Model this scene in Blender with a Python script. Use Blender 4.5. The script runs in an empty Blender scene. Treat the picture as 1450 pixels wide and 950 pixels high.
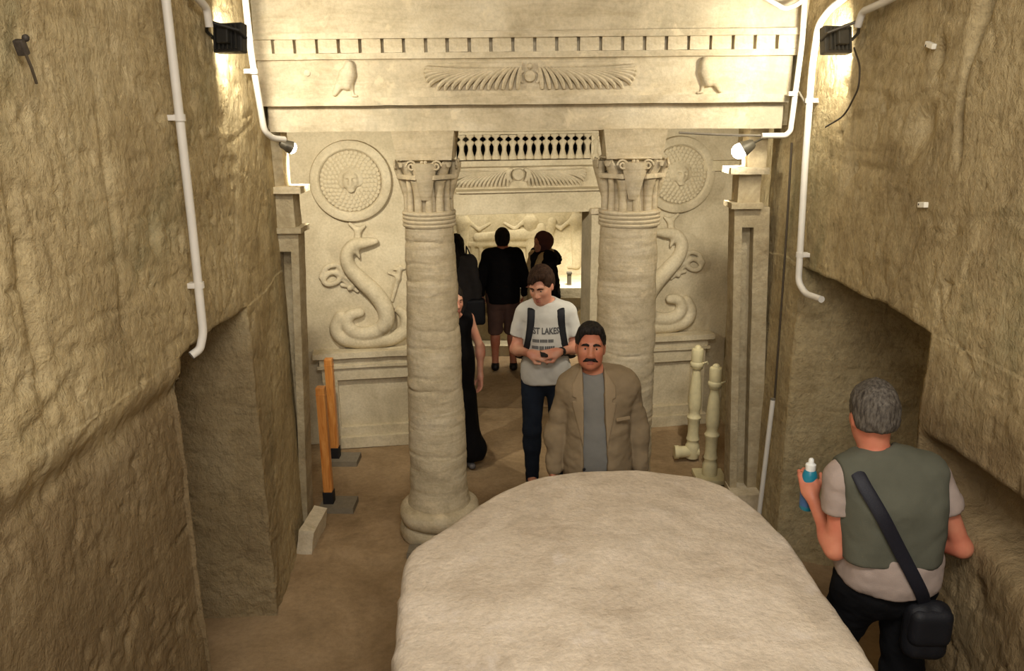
import bpy, bmesh, math, random
import numpy as np
from mathutils import Vector, Matrix, Euler
from mathutils.bvhtree import BVHTree

SC = bpy.context.scene
COL = SC.collection
random.seed(4)
rng = np.random.default_rng(7)

# ------------------------------------------------------------------ camera
H = 2.88
pitch = math.radians(15.65); yaw = math.radians(0.978); roll = math.radians(0.5)
fw = Vector((-math.sin(yaw)*math.cos(pitch), math.cos(yaw)*math.cos(pitch), -math.sin(pitch)))
r0 = Vector((math.cos(yaw), math.sin(yaw), 0)); u0 = r0.cross(fw)
rt = r0*math.cos(roll) - u0*math.sin(roll)
up = u0*math.cos(roll) + r0*math.sin(roll)
cd = bpy.data.cameras.new('camera'); cam = bpy.data.objects.new('camera', cd); COL.objects.link(cam)
cd.sensor_width = 36.0; cd.lens = 36.0*1128/1450; cd.clip_start = 0.05
M = Matrix.Identity(4)
for i in range(3):
    M[i][0] = rt[i]; M[i][1] = up[i]; M[i][2] = -fw[i]
M[2][3] = H
cam.matrix_world = M
SC.camera = cam

# ------------------------------------------------------------------ world, lights, exposure
W = bpy.data.worlds.new('world'); SC.world = W; W.use_nodes = True
W.node_tree.nodes['Background'].inputs[0].default_value = (1.0, 0.86, 0.66, 1)
W.node_tree.nodes['Background'].inputs[1].default_value = 0.0
SC.view_settings.view_transform = 'Standard'; SC.view_settings.look = 'None'
SC.view_settings.gamma = 1.0; SC.view_settings.use_curve_mapping = False
SC.view_settings.exposure = 0.42
SC.cycles.max_bounces = 6; SC.cycles.diffuse_bounces = 4; SC.cycles.sample_clamp_indirect = 4.0

def area(name, loc, target, sx, sy, power, col=(1, .92, .78), spread=180):
    d = bpy.data.lights.new(name, 'AREA'); d.shape = 'RECTANGLE'; d.size = sx; d.size_y = sy
    d.energy = power; d.color = col; d.spread = math.radians(spread)
    o = bpy.data.objects.new(name, d); COL.objects.link(o); o.location = loc
    o.rotation_euler = (Vector(target)-Vector(loc)).to_track_quat('-Z', 'Y').to_euler()
    return o
def spot(name, loc, target, power, angle=70, blend=.6, rad=.015, col=(1, .95, .84)):
    d = bpy.data.lights.new(name, 'SPOT'); d.energy = power; d.spot_size = math.radians(angle); d.spot_blend = blend
    d.shadow_soft_size = rad; d.color = col
    o = bpy.data.objects.new(name, d); COL.objects.link(o); o.location = loc
    o.rotation_euler = (Vector(target)-Vector(loc)).to_track_quat('-Z', 'Y').to_euler()
    return o
# added fill lights, out of sight behind and over the viewer
area('shaft_fill', (0.3, 0.5, 4.5), (0.35, 2.6, 0.8), 1.8, 1.2, 112, (1, .965, .91))
area('shaft_fill', (0.1, -1.2, 3.35), (0.1, 5.0, 1.4), 1.8, .8, 44, (1, .965, .91))

# ------------------------------------------------------------------ noise
def vnoise(P, seed=0):
    P = np.asarray(P, dtype=np.float32)
    i = np.floor(P).astype(np.int64); f = P-i; f = f*f*(3-2*f)
    def h(a, b, c):
        n = (a*374761393 + b*668265263 + c*2147483647 + seed*974634777) & 0xffffffff
        n = ((n ^ (n >> 13))*1274126177) & 0xffffffff
        return ((n ^ (n >> 16)) & 0xffff).astype(np.float32)/32767.5-1
    x, y, z = i[:, 0], i[:, 1], i[:, 2]
    fx, fy, fz = f[:, 0], f[:, 1], f[:, 2]
    def lx(b, c): 
        a0 = h(x, b, c); return a0+(h(x+1, b, c)-a0)*fx
    a = lx(y, z); a = a+(lx(y+1, z)-a)*fy
    b = lx(y, z+1); b = b+(lx(y+1, z+1)-b)*fy
    return a+(b-a)*fz
def fbm(P, o=4, seed=0, g=.5):
    P = np.asarray(P, dtype=np.float32); s = 0; a = 1; t = 0
    for k in range(o):
        s = s+a*vnoise(P*(2.03**k)+17.3*k, seed+k); t += a; a *= g
    return s/t
def sstep(a, b, x):
    t = np.clip((x-a)/(b-a), 0, 1); return t*t*(3-2*t)

# ------------------------------------------------------------------ materials
def srgb(r, g, b):
    return tuple((c/255/12.92 if c/255 <= .04045 else ((c/255+.055)/1.055)**2.4) for c in (r, g, b))
class NT:
    def __init__(s, name):
        s.m = bpy.data.materials.new(name); s.m.use_nodes = True; s.t = s.m.node_tree
        s.b = s.t.nodes['Principled BSDF']
    def n(s, typ, **k):
        o = s.t.nodes.new(typ)
        for a, v in k.items():
            if a.startswith('i_'):
                o.inputs[a[2:].replace('_', ' ')].default_value = v
            else: setattr(o, a, v)
        return o
    def l(s, a, b): s.t.links.new(a, b)
    def coords(s, scale=(1, 1, 1), rot=(0, 0, 0)):
        tc = s.n('ShaderNodeTexCoord'); mp = s.n('ShaderNodeMapping')
        mp.inputs['Scale'].default_value = scale; mp.inputs['Rotation'].default_value = rot
        s.l(tc.outputs['Object'], mp.inputs[0]); return mp.outputs[0]
    def noise(s, vec, scale, detail=5, rough=.6, dist=0):
        o = s.n('ShaderNodeTexNoise'); o.inputs['Scale'].default_value = scale; o.inputs['Detail'].default_value = detail
        o.inputs['Roughness'].default_value = rough; o.inputs['Distortion'].default_value = dist
        s.l(vec, o.inputs['Vector']); return o.outputs[0]
    def ramp(s, fac, stops):
        o = s.n('ShaderNodeValToRGB'); e = o.color_ramp.elements
        while len(e) < len(stops): e.new(.5)
        for x, (p, c) in zip(e, stops):
            x.position = p; x.color = (*c, 1) if len(c) == 3 else c
        s.l(fac, o.inputs[0]); return o.outputs[0]
    def mix(s, a, b, fac, mode='MIX'):
        o = s.n('ShaderNodeMix', data_type='RGBA', blend_type=mode)
        if hasattr(fac, 'default_value') or not isinstance(fac, (int, float)): s.l(fac, o.inputs[0])
        else: o.inputs[0].default_value = fac
        s.l(a, o.inputs[6])
        if isinstance(b, tuple): o.inputs[7].default_value = (*b, 1)
        else: s.l(b, o.inputs[7])
        return o.outputs[2]
    def bump(s, h, strength, dist=.02, prev=None):
        o = s.n('ShaderNodeBump'); o.inputs['Strength'].default_value = strength; o.inputs['Distance'].default_value = dist
        s.l(h, o.inputs['Height'])
        if prev is not None: s.l(prev, o.inputs['Normal'])
        return o.outputs[0]

def stone(name, dark, mid, light, scale=2.2, strata=0, fine=45, bump=.5, stain=None, stain_lo=.56, streak=None, patch=None, dirt_shade=None):
    k = NT(name); v = k.coords()
    c = k.ramp(k.noise(v, scale, 8, .68, .4), [(.28, dark), (.5, mid), (.72, light)])
    c2 = k.ramp(k.noise(v, fine, 6, .7), [(.3, (.72, .72, .72)), (.6, (1.08, 1.08, 1.08))])
    c = k.mix(c, c2, .55, 'MULTIPLY')
    if strata:
        vs = k.coords((1.2, 1.2, strata))
        c = k.mix(c, k.ramp(k.noise(vs, 1.6, 6, .7, 1.2), [(.35, (.72, .68, .6)), (.55, (1, 1, 1))]), .55, 'MULTIPLY')
    if stain:
        vv = k.coords((1, 1, .75))
        f = k.ramp(k.noise(vv, 1.1, 9, .7, .6), [(stain_lo, (0, 0, 0)), (stain_lo+.16, (.75, .75, .75))])
        c = k.mix(c, stain, f)
    if patch:
        f = k.ramp(k.noise(v, 6.5, 5, .6, .3), [(.6, (0, 0, 0)), (.68, (.6, .6, .6))])
        c = k.mix(c, patch, f)
    if streak:                                                      # darker and lighter streaks and flecks following the tool marks
        vs = k.coords(streak[0], streak[1])
        c = k.mix(c, k.ramp(k.noise(vs, streak[2]*.8, 6, .7, .6), [(.36, (.66, .64, .58)), (.52, (1, 1, 1)), (.7, (1.12, 1.1, 1.04))]), .28, 'MULTIPLY')
        c = k.mix(c, k.ramp(k.noise(v, 24, 5, .7), [(.36, (.64, .62, .56)), (.5, (1, 1, 1)), (.68, (1.14, 1.13, 1.08))]), .4, 'MULTIPLY')
        c = k.mix(c, k.ramp(k.noise(k.coords((1, 1, 7)), 1.3, 7, .7, 1), [(.34, (.66, .62, .54)), (.5, (1, 1, 1))]), .5, 'MULTIPLY')
    if dirt_shade:                                                        # old dirt along the lower wall, plus shade painted into the niches
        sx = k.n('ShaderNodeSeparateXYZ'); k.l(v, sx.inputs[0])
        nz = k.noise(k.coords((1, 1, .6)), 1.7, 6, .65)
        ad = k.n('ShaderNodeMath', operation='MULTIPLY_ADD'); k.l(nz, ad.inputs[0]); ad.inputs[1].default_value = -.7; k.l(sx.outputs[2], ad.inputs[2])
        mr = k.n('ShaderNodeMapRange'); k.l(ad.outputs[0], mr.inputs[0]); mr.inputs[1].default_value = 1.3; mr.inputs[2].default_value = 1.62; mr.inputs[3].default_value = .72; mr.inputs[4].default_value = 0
        my = k.n('ShaderNodeMapRange'); k.l(sx.outputs[1], my.inputs[0]); my.inputs[1].default_value = 3.9; my.inputs[2].default_value = 4.6; my.inputs[3].default_value = 1; my.inputs[4].default_value = .15  # tint thins past the niches, painting the pillars there as lit
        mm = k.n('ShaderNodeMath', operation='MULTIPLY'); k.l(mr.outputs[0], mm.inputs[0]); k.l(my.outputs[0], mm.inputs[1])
        c = k.mix(c, dirt_shade, mm.outputs[0])
    k.l(c, k.b.inputs['Base Color']); k.b.inputs['Roughness'].default_value = .95
    k.b.inputs['Specular IOR Level'].default_value = .12
    nb = k.bump(k.noise(v, fine*1.2, 7, .72), bump, .012)
    nb = k.bump(k.noise(v, fine*.22, 6, .65), bump, .03, nb)
    if streak:
        vs = k.coords(streak[0], streak[1])
        nb = k.bump(k.noise(vs, streak[2], 5, .65, .5), streak[3], .03, nb)
    k.l(nb, k.b.inputs['Normal'])
    return k.m
def plain(name, col, rough=.6, metal=0, var=.12, scale=25, bump=.0, spec=.3, emit=None, estr=0, bscale=None):
    k = NT(name); v = k.coords()
    lo = tuple(max(0, c*(1-var)) for c in col); hi = tuple(min(1, c*(1+var)) for c in col)
    c = k.ramp(k.noise(v, scale, 5, .6), [(.3, lo), (.7, hi)])
    k.l(c, k.b.inputs['Base Color']); k.b.inputs['Roughness'].default_value = rough
    k.b.inputs['Metallic'].default_value = metal; k.b.inputs['Specular IOR Level'].default_value = spec
    if bump: k.l(k.bump(k.noise(v, bscale or scale*3, 5, .6), bump, .01), k.b.inputs['Normal'])
    if emit:
        k.b.inputs['Emission Color'].default_value = (*emit, 1); k.b.inputs['Emission Strength'].default_value = estr
    return k.m

MAT = {}
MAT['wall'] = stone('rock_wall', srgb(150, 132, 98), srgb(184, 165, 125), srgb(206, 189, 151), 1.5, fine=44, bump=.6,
                    stain=srgb(132, 126, 94), stain_lo=.54, streak=((19, 19, 12), (0.42, .3, 0), 1.0, .6), dirt_shade=srgb(112, 92, 66))
MAT['facade'] = stone('facade_limestone', srgb(172, 159, 132), srgb(200, 186, 157), srgb(217, 205, 178), 2.6, strata=5, fine=42, bump=.3,
                      stain=srgb(158, 150, 128), stain_lo=.53, patch=srgb(222, 206, 172))
MAT['relief'] = stone('carved_limestone', srgb(180, 166, 136), srgb(202, 188, 157), srgb(217, 204, 174), 3.5, fine=50, bump=.25)
MAT['column'] = stone('column_limestone', srgb(174, 159, 129), srgb(202, 187, 156), srgb(219, 206, 178), 2.6, strata=11, fine=40, bump=.35, patch=srgb(226, 208, 172))
MAT['vest'] = stone('vestibule_rock', srgb(136, 120, 92), srgb(176, 161, 130), srgb(200, 186, 156), 2.2, strata=3, fine=34, bump=.5)
MAT['floor'] = stone('earth_floor', srgb(126, 103, 74), srgb(152, 128, 96), srgb(174, 148, 114), 1.6, fine=26, bump=.35, stain=srgb(114, 93, 66), stain_lo=.54)
MAT['slab'] = stone('slab_plaster', srgb(188, 172, 151), srgb(210, 195, 174), srgb(223, 209, 190), 4.2, fine=46, bump=.5, stain=srgb(182, 170, 152), stain_lo=.52, patch=srgb(216, 204, 190))
MAT['block'] = stone('pale_block_stone', srgb(180, 163, 132), srgb(206, 192, 164), srgb(218, 206, 180), 4, fine=40, bump=.4)
MAT['chamber'] = stone('chamber_limestone', srgb(172, 157, 124), srgb(202, 188, 154), srgb(220, 207, 176), 2.4, fine=40, bump=.3)
MAT['pvc'] = plain('white_pvc', srgb(214, 208, 196), .45, var=.05, scale=8)
MAT['cable'] = plain('dark_cable', srgb(70, 60, 46), .6)
MAT['greycable'] = plain('grey_cable', srgb(112, 104, 90), .6)
MAT['lampblack'] = plain('lamp_black_metal', srgb(48, 46, 42), .5, .3)
MAT['lampgrey'] = plain('lamp_grey_metal', srgb(98, 92, 78), .5, .3)
MAT['glow'] = plain('lamp_glow', (1, .95, .82), .4, emit=(1, .93, .76), estr=14)
MAT['glow_hot'] = plain('lamp_glow_hot', (1, .95, .82), .4, emit=(1, .95, .82), estr=30)
MAT['cream'] = plain('cream_paint', srgb(206, 194, 152), .5, var=.12, scale=12, bump=.15)
MAT['rubber'] = plain('black_rubber', srgb(28, 26, 26), .7)
MAT['concrete'] = plain('grey_concrete', srgb(122, 112, 94), .9, bump=.4, scale=30)
MAT['hole'] = plain('hole_dark', srgb(40, 30, 20), .95)
MAT['tag'] = plain('white_tag', srgb(238, 232, 214), .5, var=.03)
MAT['rust'] = plain('rusty_metal', srgb(74, 66, 58), .6, .4, var=.4, scale=60)
def wood():
    k = NT('orange_pine'); v = k.coords((9, 9, .9))
    c = k.ramp(k.noise(v, 3.0, 6, .6, 1.5), [(.3, srgb(176, 98, 38)), (.5, srgb(206, 136, 66)), (.7, srgb(222, 160, 90))])
    k.l(c, k.b.inputs['Base Color']); k.b.inputs['Roughness'].default_value = .4
    return k.m
MAT['wood'] = wood()
def skin(name, col, red):
    k = NT(name); v = k.coords()
    c = k.ramp(k.noise(v, 9, 4, .6), [(.35, col), (.7, red)])
    k.l(c, k.b.inputs['Base Color']); k.b.inputs['Roughness'].default_value = .5; k.b.inputs['Specular IOR Level'].default_value = .35
    k.b.inputs['Subsurface Weight'].default_value = .08; k.b.inputs['Subsurface Radius'].default_value = (.01, .004, .002)
    return k.m
def cloth(name, col, var=.12, weave=260, rough=.92, bump=.25):
    k = NT(name); v = k.coords()
    lo = tuple(c*(1-var) for c in col); hi = tuple(min(1, c*(1+var)) for c in col)
    c = k.ramp(k.noise(v, 7, 6, .65), [(.3, lo), (.7, hi)])
    k.l(c, k.b.inputs['Base Color']); k.b.inputs['Roughness'].default_value = rough; k.b.inputs['Specular IOR Level'].default_value = .12
    k.l(k.bump(k.noise(v, weave, 2, .5), bump, .004), k.b.inputs['Normal'])
    return k.m
def hairmat(name, col, hi):
    k = NT(name); v = k.coords((1, 1, .25))
    c = k.ramp(k.noise(v, 110, 4, .6), [(.35, col), (.7, hi)])
    k.l(c, k.b.inputs['Base Color']); k.b.inputs['Roughness'].default_value = .7; k.b.inputs['Specular IOR Level'].default_value = .12
    k.l(k.bump(k.noise(v, 120, 3, .6), .6, .006), k.b.inputs['Normal'])
    return k.m

# ------------------------------------------------------------------ object helpers
def tag(o, label=None, cat=None, group=None, kind=None):
    if label: o['label'] = label
    if cat: o['category'] = cat
    if group: o['group'] = group
    if kind: o['kind'] = kind
    return o
def empty(name, loc=(0, 0, 0), rz=0, label=None, cat=None, group=None):
    o = bpy.data.objects.new(name, None); COL.objects.link(o); o.location = loc; o.rotation_euler = (0, 0, rz)
    o.empty_display_size = .05
    return tag(o, label, cat, group)
def np_mesh(name, V, Q, mat, parent=None, smooth=True, matrix=None):
    V = np.asarray(V, dtype=np.float32); Q = np.asarray(Q, dtype=np.int32)
    me = bpy.data.meshes.new(name); n, m = len(V), len(Q); w = Q.shape[1]
    me.vertices.add(n); me.vertices.foreach_set('co', V.ravel())
    me.loops.add(m*w); me.loops.foreach_set('vertex_index', Q.ravel())
    me.polygons.add(m); me.polygons.foreach_set('loop_start', np.arange(0, m*w, w, dtype=np.int32))
    me.polygons.foreach_set('use_smooth', np.full(m, smooth)); me.update(calc_edges=True); me.validate()
    me.materials.append(mat)
    o = bpy.data.objects.new(name, me); COL.objects.link(o)
    if parent: o.parent = parent
    return o
def dup(o, parent=None, loc=None):
    c = o.copy(); COL.objects.link(c)
    if parent: c.parent = parent
    if loc is not None: c.location = loc
    for ch in list(o.children): dup(ch, c)
    return c

class MB:
    """collects shapes into one mesh"""
    def __init__(s): s.bm = bmesh.new()
    def box(s, c, size, bev=0, rot=None, taper=None):
        r = bmesh.ops.create_cube(s.bm, size=1); vs = r['verts']
        for v in vs:
            t = 1
            if taper and v.co.z > 0: t = taper
            v.co = Vector((v.co.x*size[0]*t, v.co.y*size[1]*t, v.co.z*size[2]))
        if bev:
            es = list({e for v in vs for e in v.link_edges})
            rb = bmesh.ops.bevel(s.bm, geom=es, offset=bev, segments=2, affect='EDGES', profile=.6)
            vs = list({v for f in rb['faces'] for v in f.verts} | {v for v in vs if v.is_valid})
        R = rot.to_matrix() if isinstance(rot, Euler) else rot
        for v in vs:
            p = v.co
            if R is not None: p = R @ p
            v.co = p+Vector(c)
        return s
    def rings(s, rings, closed=True, cap=True):
        L = [[s.bm.verts.new(p) for p in r] for r in rings]
        for a, b in zip(L, L[1:]):
            n = len(a)
            for i in range(n if closed else n-1):
                j = (i+1) % n
                s.bm.faces.new((a[i], a[j], b[j], b[i]))
        if cap:
            s.bm.faces.new(L[0][::-1]); s.bm.faces.new(L[-1])
        return s
    def lathe(s, prof, n=32, c=(0, 0, 0), axis='z', cap=True):
        R = []
        for r, z in prof:
            ring = []
            for i in range(n):
                a = 2*math.pi*i/n; p = (r*math.cos(a), r*math.sin(a), z)
                if axis == 'y': p = (p[0], -p[2], p[1])     # axis towards -y
                if axis == 'x': p = (p[2], p[0], p[1])
                ring.append((p[0]+c[0], p[1]+c[1], p[2]+c[2]))
            R.append(ring)
        return s.rings(R, True, cap)
    def tube(s, path, rad, n=10, flat=1.0, nrm=None, cap=True):
        P = [Vector(p) for p in path]
        if not hasattr(rad, '__len__'): rad = [rad]*len(P)
        R = []; u = None
        for i, p in enumerate(P):
            t = (P[min(i+1, len(P)-1)]-P[max(i-1, 0)]).normalized()
            if nrm is not None: ref = Vector(nrm)
            elif u is not None: ref = u
            else: ref = Vector((0, 0, 1)) if abs(t.z) < .9 else Vector((1, 0, 0))
            u = (ref-t*ref.dot(t)).normalized(); w = t.cross(u)
            R.append([p+(u*math.cos(a)*flat+w*math.sin(a))*rad[i] for a in (2*math.pi*k/n for k in range(n))])
        return s.rings(R, True, cap)
    def prism(s, poly, d0, d1, axis='y'):
        def P(a, b, d): return (a, d, b) if axis == 'y' else ((a, b, d) if axis == 'z' else (d, a, b))
        return s.rings([[P(a, b, d0) for a, b in poly], [P(a, b, d1) for a, b in poly]])
    def ball(s, c, r, n=10):
        r = r if hasattr(r, '__len__') else (r, r, r)
        o = bmesh.ops.create_uvsphere(s.bm, u_segments=n, v_segments=max(6, n*2//3), radius=1)
        for v in o['verts']: v.co = Vector((v.co.x*r[0]+c[0], v.co.y*r[1]+c[1], v.co.z*r[2]+c[2]))
        return s
    def noise(s, amp, freq, seed=0):
        s.bm.normal_update(); vs = list(s.bm.verts)
        P = np.array([v.co for v in vs]); N = np.array([v.normal for v in vs]); d = fbm(P*freq, 4, seed)*amp
        for v, p, n, q in zip(vs, P, N, d): v.co = Vector(p+n*q)
        return s
    def subdiv(s, cuts):
        bmesh.ops.subdivide_edges(s.bm, edges=s.bm.edges[:], cuts=cuts, use_grid_fill=True); return s
    def build(s, name, mat, parent=None, smooth=False, loc=None, rot=None):
        bmesh.ops.recalc_face_normals(s.bm, faces=s.bm.faces[:])
        me = bpy.data.meshes.new(name); s.bm.to_mesh(me); s.bm.free(); me.materials.append(mat)
        if smooth:
            me.polygons.foreach_set('use_smooth', np.full(len(me.polygons), True))
            try: me.set_sharp_from_angle(angle=math.radians(40))
            except Exception: pass
        o = bpy.data.objects.new(name, me); COL.objects.link(o)
        if parent: o.parent = parent
        if loc: o.location = loc
        if rot: o.rotation_euler = rot
        return o
def rockbox(c, size, res, amp, freq, seed=0, rot=None):
    """a subdivided block with an uneven surface, as an MB"""
    m = MB(); bm = m.bm
    nx, ny, nz = (max(1, int(round(a/res))) for a in size)
    V, Q, idx = [], [], {}
    def vid(i, j, k):
        if (i, j, k) not in idx:
            idx[(i, j, k)] = bm.verts.new(((i/nx-.5)*size[0], (j/ny-.5)*size[1], (k/nz-.5)*size[2]))
        return idx[(i, j, k)]
    for i in range(nx):
        for j in range(ny):
            for k in (0, nz): bm.faces.new((vid(i, j, k), vid(i+1, j, k), vid(i+1, j+1, k), vid(i, j+1, k)))
    for i in range(nx):
        for k in range(nz):
            for j in (0, ny): bm.faces.new((vid(i, j, k), vid(i+1, j, k), vid(i+1, j, k+1), vid(i, j, k+1)))
    for j in range(ny):
        for k in range(nz):
            for i in (0, nx): bm.faces.new((vid(i, j, k), vid(i, j+1, k), vid(i, j+1, k+1), vid(i, j, k+1)))
    bmesh.ops.recalc_face_normals(bm, faces=bm.faces[:])
    for v in bm.verts: v.co = (rot @ v.co if rot else v.co)+Vector(c)
    m.noise(amp, freq, seed)
    return m

# ------------------------------------------------------------------ implicit surfaces
f32 = np.float32
def V3(*a): return np.array(a, dtype=f32)
class S:
    """a signed-distance solid: smooth unions, cuts and intersections of simple bodies"""
    def __init__(s): s.p = []
    def _add(s, op, fn, lo, hi, k): s.p.append((op, fn, lo, hi, k)); return s
    def rc(s, a, b, r1, r2=None, k=.02, op='u'):
        a, b = V3(*a), V3(*b); r2 = r1 if r2 is None else r2; ab = b-a; L = max(float(ab@ab), 1e-9); m = max(r1, r2)
        def fn(P):
            q = P-a; t = np.clip((q@ab)/L, 0, 1)
            q = q-t[:, None]*ab
            return np.sqrt((q*q).sum(1))-(r1+(r2-r1)*t)
        return s._add(op, fn, np.minimum(a, b)-m, np.maximum(a, b)+m, k)
    def ell(s, c, r, R=None, k=.02, op='u'):
        c, r = V3(*c), V3(*r); Rm = None if R is None else np.array(R, dtype=f32); m = float(r.max())
        def fn(P):
            q = P-c
            if Rm is not None: q = q@Rm
            k0 = np.sqrt(((q/r)**2).sum(1)); k1 = np.sqrt(((q/(r*r))**2).sum(1))+1e-9
            return k0*(k0-1)/k1
        return s._add(op, fn, c-m, c+m, k)
    def box(s, c, h, r=.005, R=None, k=.02, op='u'):
        c, h = V3(*c), V3(*h)-r; Rm = None if R is None else np.array(R, dtype=f32); m = float(np.linalg.norm(h))+r
        def fn(P):
            q = P-c
            if Rm is not None: q = q@Rm
            q = np.abs(q)-h
            return np.sqrt((np.maximum(q, 0)**2).sum(1))+np.minimum(q.max(1), 0)-r
        return s._add(op, fn, c-m, c+m, k)
    def plane(s, c, n, k=.01):
        """keep the side the normal points away from"""
        c, n = V3(*c), V3(*n); n = n/np.linalg.norm(n)
        return s._add('i', lambda P: (P-c)@n, None, None, k)
    def fun(s, fn, k=.01, op='i', lo=None, hi=None): return s._add(op, fn, lo, hi, k)
    def sub(s, o, k=.01, op='u'):
        lo, hi = o.bounds(); return s._add(op, lambda P: o(P), lo, hi, k)
    def bounds(s):
        L = [(a, b) for op, f, a, b, k in s.p if op == 'u' and a is not None]
        return np.min([a for a, b in L], 0), np.max([b for a, b in L], 0)
    def __call__(s, P, lo=None, hi=None):
        d = np.full(len(P), 9.0, dtype=f32)
        for op, fn, a, b, k in s.p:
            if lo is not None and a is not None and ((a > hi+.08).any() or (b < lo-.08).any()): continue
            e = fn(P).astype(f32)
            if op == 'u':
                h = np.maximum(k-np.abs(d-e), 0)/k; d = np.minimum(d, e)-h*h*k*.25
            else:
                if op == 's': e = -e
                h = np.maximum(k-np.abs(d-e), 0)/k; d = np.maximum(d, e)+h*h*k*.25
        return d
    def mesh(s, h, pad=.03):
        lo, hi = s.bounds(); lo = lo-pad; hi = hi+pad; B = 8
        nb = np.maximum(1, np.ceil((hi-lo)/(h*B)).astype(int)); n = nb*B+1
        g = np.stack(np.meshgrid(*[np.arange(k) for k in nb], indexing='ij'), -1).reshape(-1, 3)
        cc = (lo+(g+.5)*B*h).astype(f32)
        dc = s(cc)
        D = np.ones(n, dtype=f32)
        act = np.abs(dc) < B*h*.87*1.5+.02
        ins = (dc < 0) & ~act
        for b in g[ins]:
            i, j, k = b*B; D[i:i+B+1, j:j+B+1, k:k+B+1] = -1
        ga = g[act]
        loc = np.stack(np.meshgrid(*[np.arange(B+1)]*3, indexing='ij'), -1).reshape(-1, 3)
        for kz in np.unique(ga[:, 2]):
            gs = ga[ga[:, 2] == kz]
            for c0 in range(0, len(gs), 160):
                gg = gs[c0:c0+160]
                I = (gg[:, None, :]*B+loc[None]).reshape(-1, 3)
                P = (lo+I*h).astype(f32)
                D[I[:, 0], I[:, 1], I[:, 2]] = s(P, P.min(0), P.max(0))
        D[0], D[-1], D[:, 0], D[:, -1], D[:, :, 0], D[:, :, -1] = 1, 1, 1, 1, 1, 1
        neg = D < 0
        nx, ny, nz = D.shape
        cnt = np.zeros((nx-1, ny-1, nz-1), dtype=np.int8)
        for a in (0, 1):
            for b in (0, 1):
                for c in (0, 1): cnt += neg[a:nx-1+a, b:ny-1+b, c:nz-1+c]
        cells = np.argwhere((cnt > 0) & (cnt < 8))
        idx = np.full(cnt.shape, -1, dtype=np.int64); idx[tuple(cells.T)] = np.arange(len(cells))
        pos = np.zeros((len(cells), 3)); num = np.zeros(len(cells))
        for ax in range(3):
            o1, o2 = [a for a in range(3) if a != ax]
            for a in (0, 1):
                for b in (0, 1):
                    p = cells.copy(); p[:, o1] += a; p[:, o2] += b; q = p.copy(); q[:, ax] += 1
                    d0 = D[tuple(p.T)]; d1 = D[tuple(q.T)]; m = (d0 < 0) != (d1 < 0)
                    t = np.where(m, d0/np.where(m, d0-d1, 1), 0); e = p.astype(float); e[:, ax] += t
                    pos[m] += e[m]; num[m] += 1
        V = lo+pos/num[:, None]*h
        Q = []
        for ax in range(3):
            o1, o2 = (ax+1) % 3, (ax+2) % 3
            sl0 = [slice(None)]*3; sl1 = [slice(None)]*3; sl0[ax] = slice(0, -1); sl1[ax] = slice(1, None)
            A, Bq = neg[tuple(sl0)], neg[tuple(sl1)]
            E = np.argwhere(A != Bq); E = E[(E[:, o1] > 0) & (E[:, o2] > 0)]
            fl = A[tuple(E.T)]
            def cid(d1, d2):
                c = E.copy(); c[:, o1] -= d1; c[:, o2] -= d2; return idx[tuple(c.T)]
            q = np.stack([cid(1, 1), cid(0, 1), cid(0, 0), cid(1, 0)], 1)
            q[~fl] = q[~fl][:, ::-1]
            Q.append(q[(q >= 0).all(1)])
        return V.astype(f32), np.concatenate(Q)
def vnormals(V, Q):
    n = np.cross(V[Q[:, 2]]-V[Q[:, 0]], V[Q[:, 3]]-V[Q[:, 1]])
    N = np.zeros_like(V)
    for i in range(4): np.add.at(N, Q[:, i], n)
    return N/(np.linalg.norm(N, axis=1)[:, None]+1e-12)
def sdf_obj(name, s, h, mat, parent=None, wr=0, wf=(18, 18, 9), seed=3, relax=1):
    V, Q = s.mesh(h)
    for _ in range(relax):
        A = np.zeros_like(V); c = np.zeros(len(V), dtype=f32)
        for i in range(4):
            a, b = Q[:, i], Q[:, (i+1) % 4]
            np.add.at(A, a, V[b]); np.add.at(c, a, 1)
        V = V*.5+A/np.maximum(c, 1)[:, None]*.5
    if wr: V = V+vnormals(V, Q)*(fbm(V*np.array(wf, dtype=f32), 3, seed)*wr)[:, None]
    return np_mesh(name, V, Q, mat, parent)

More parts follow.
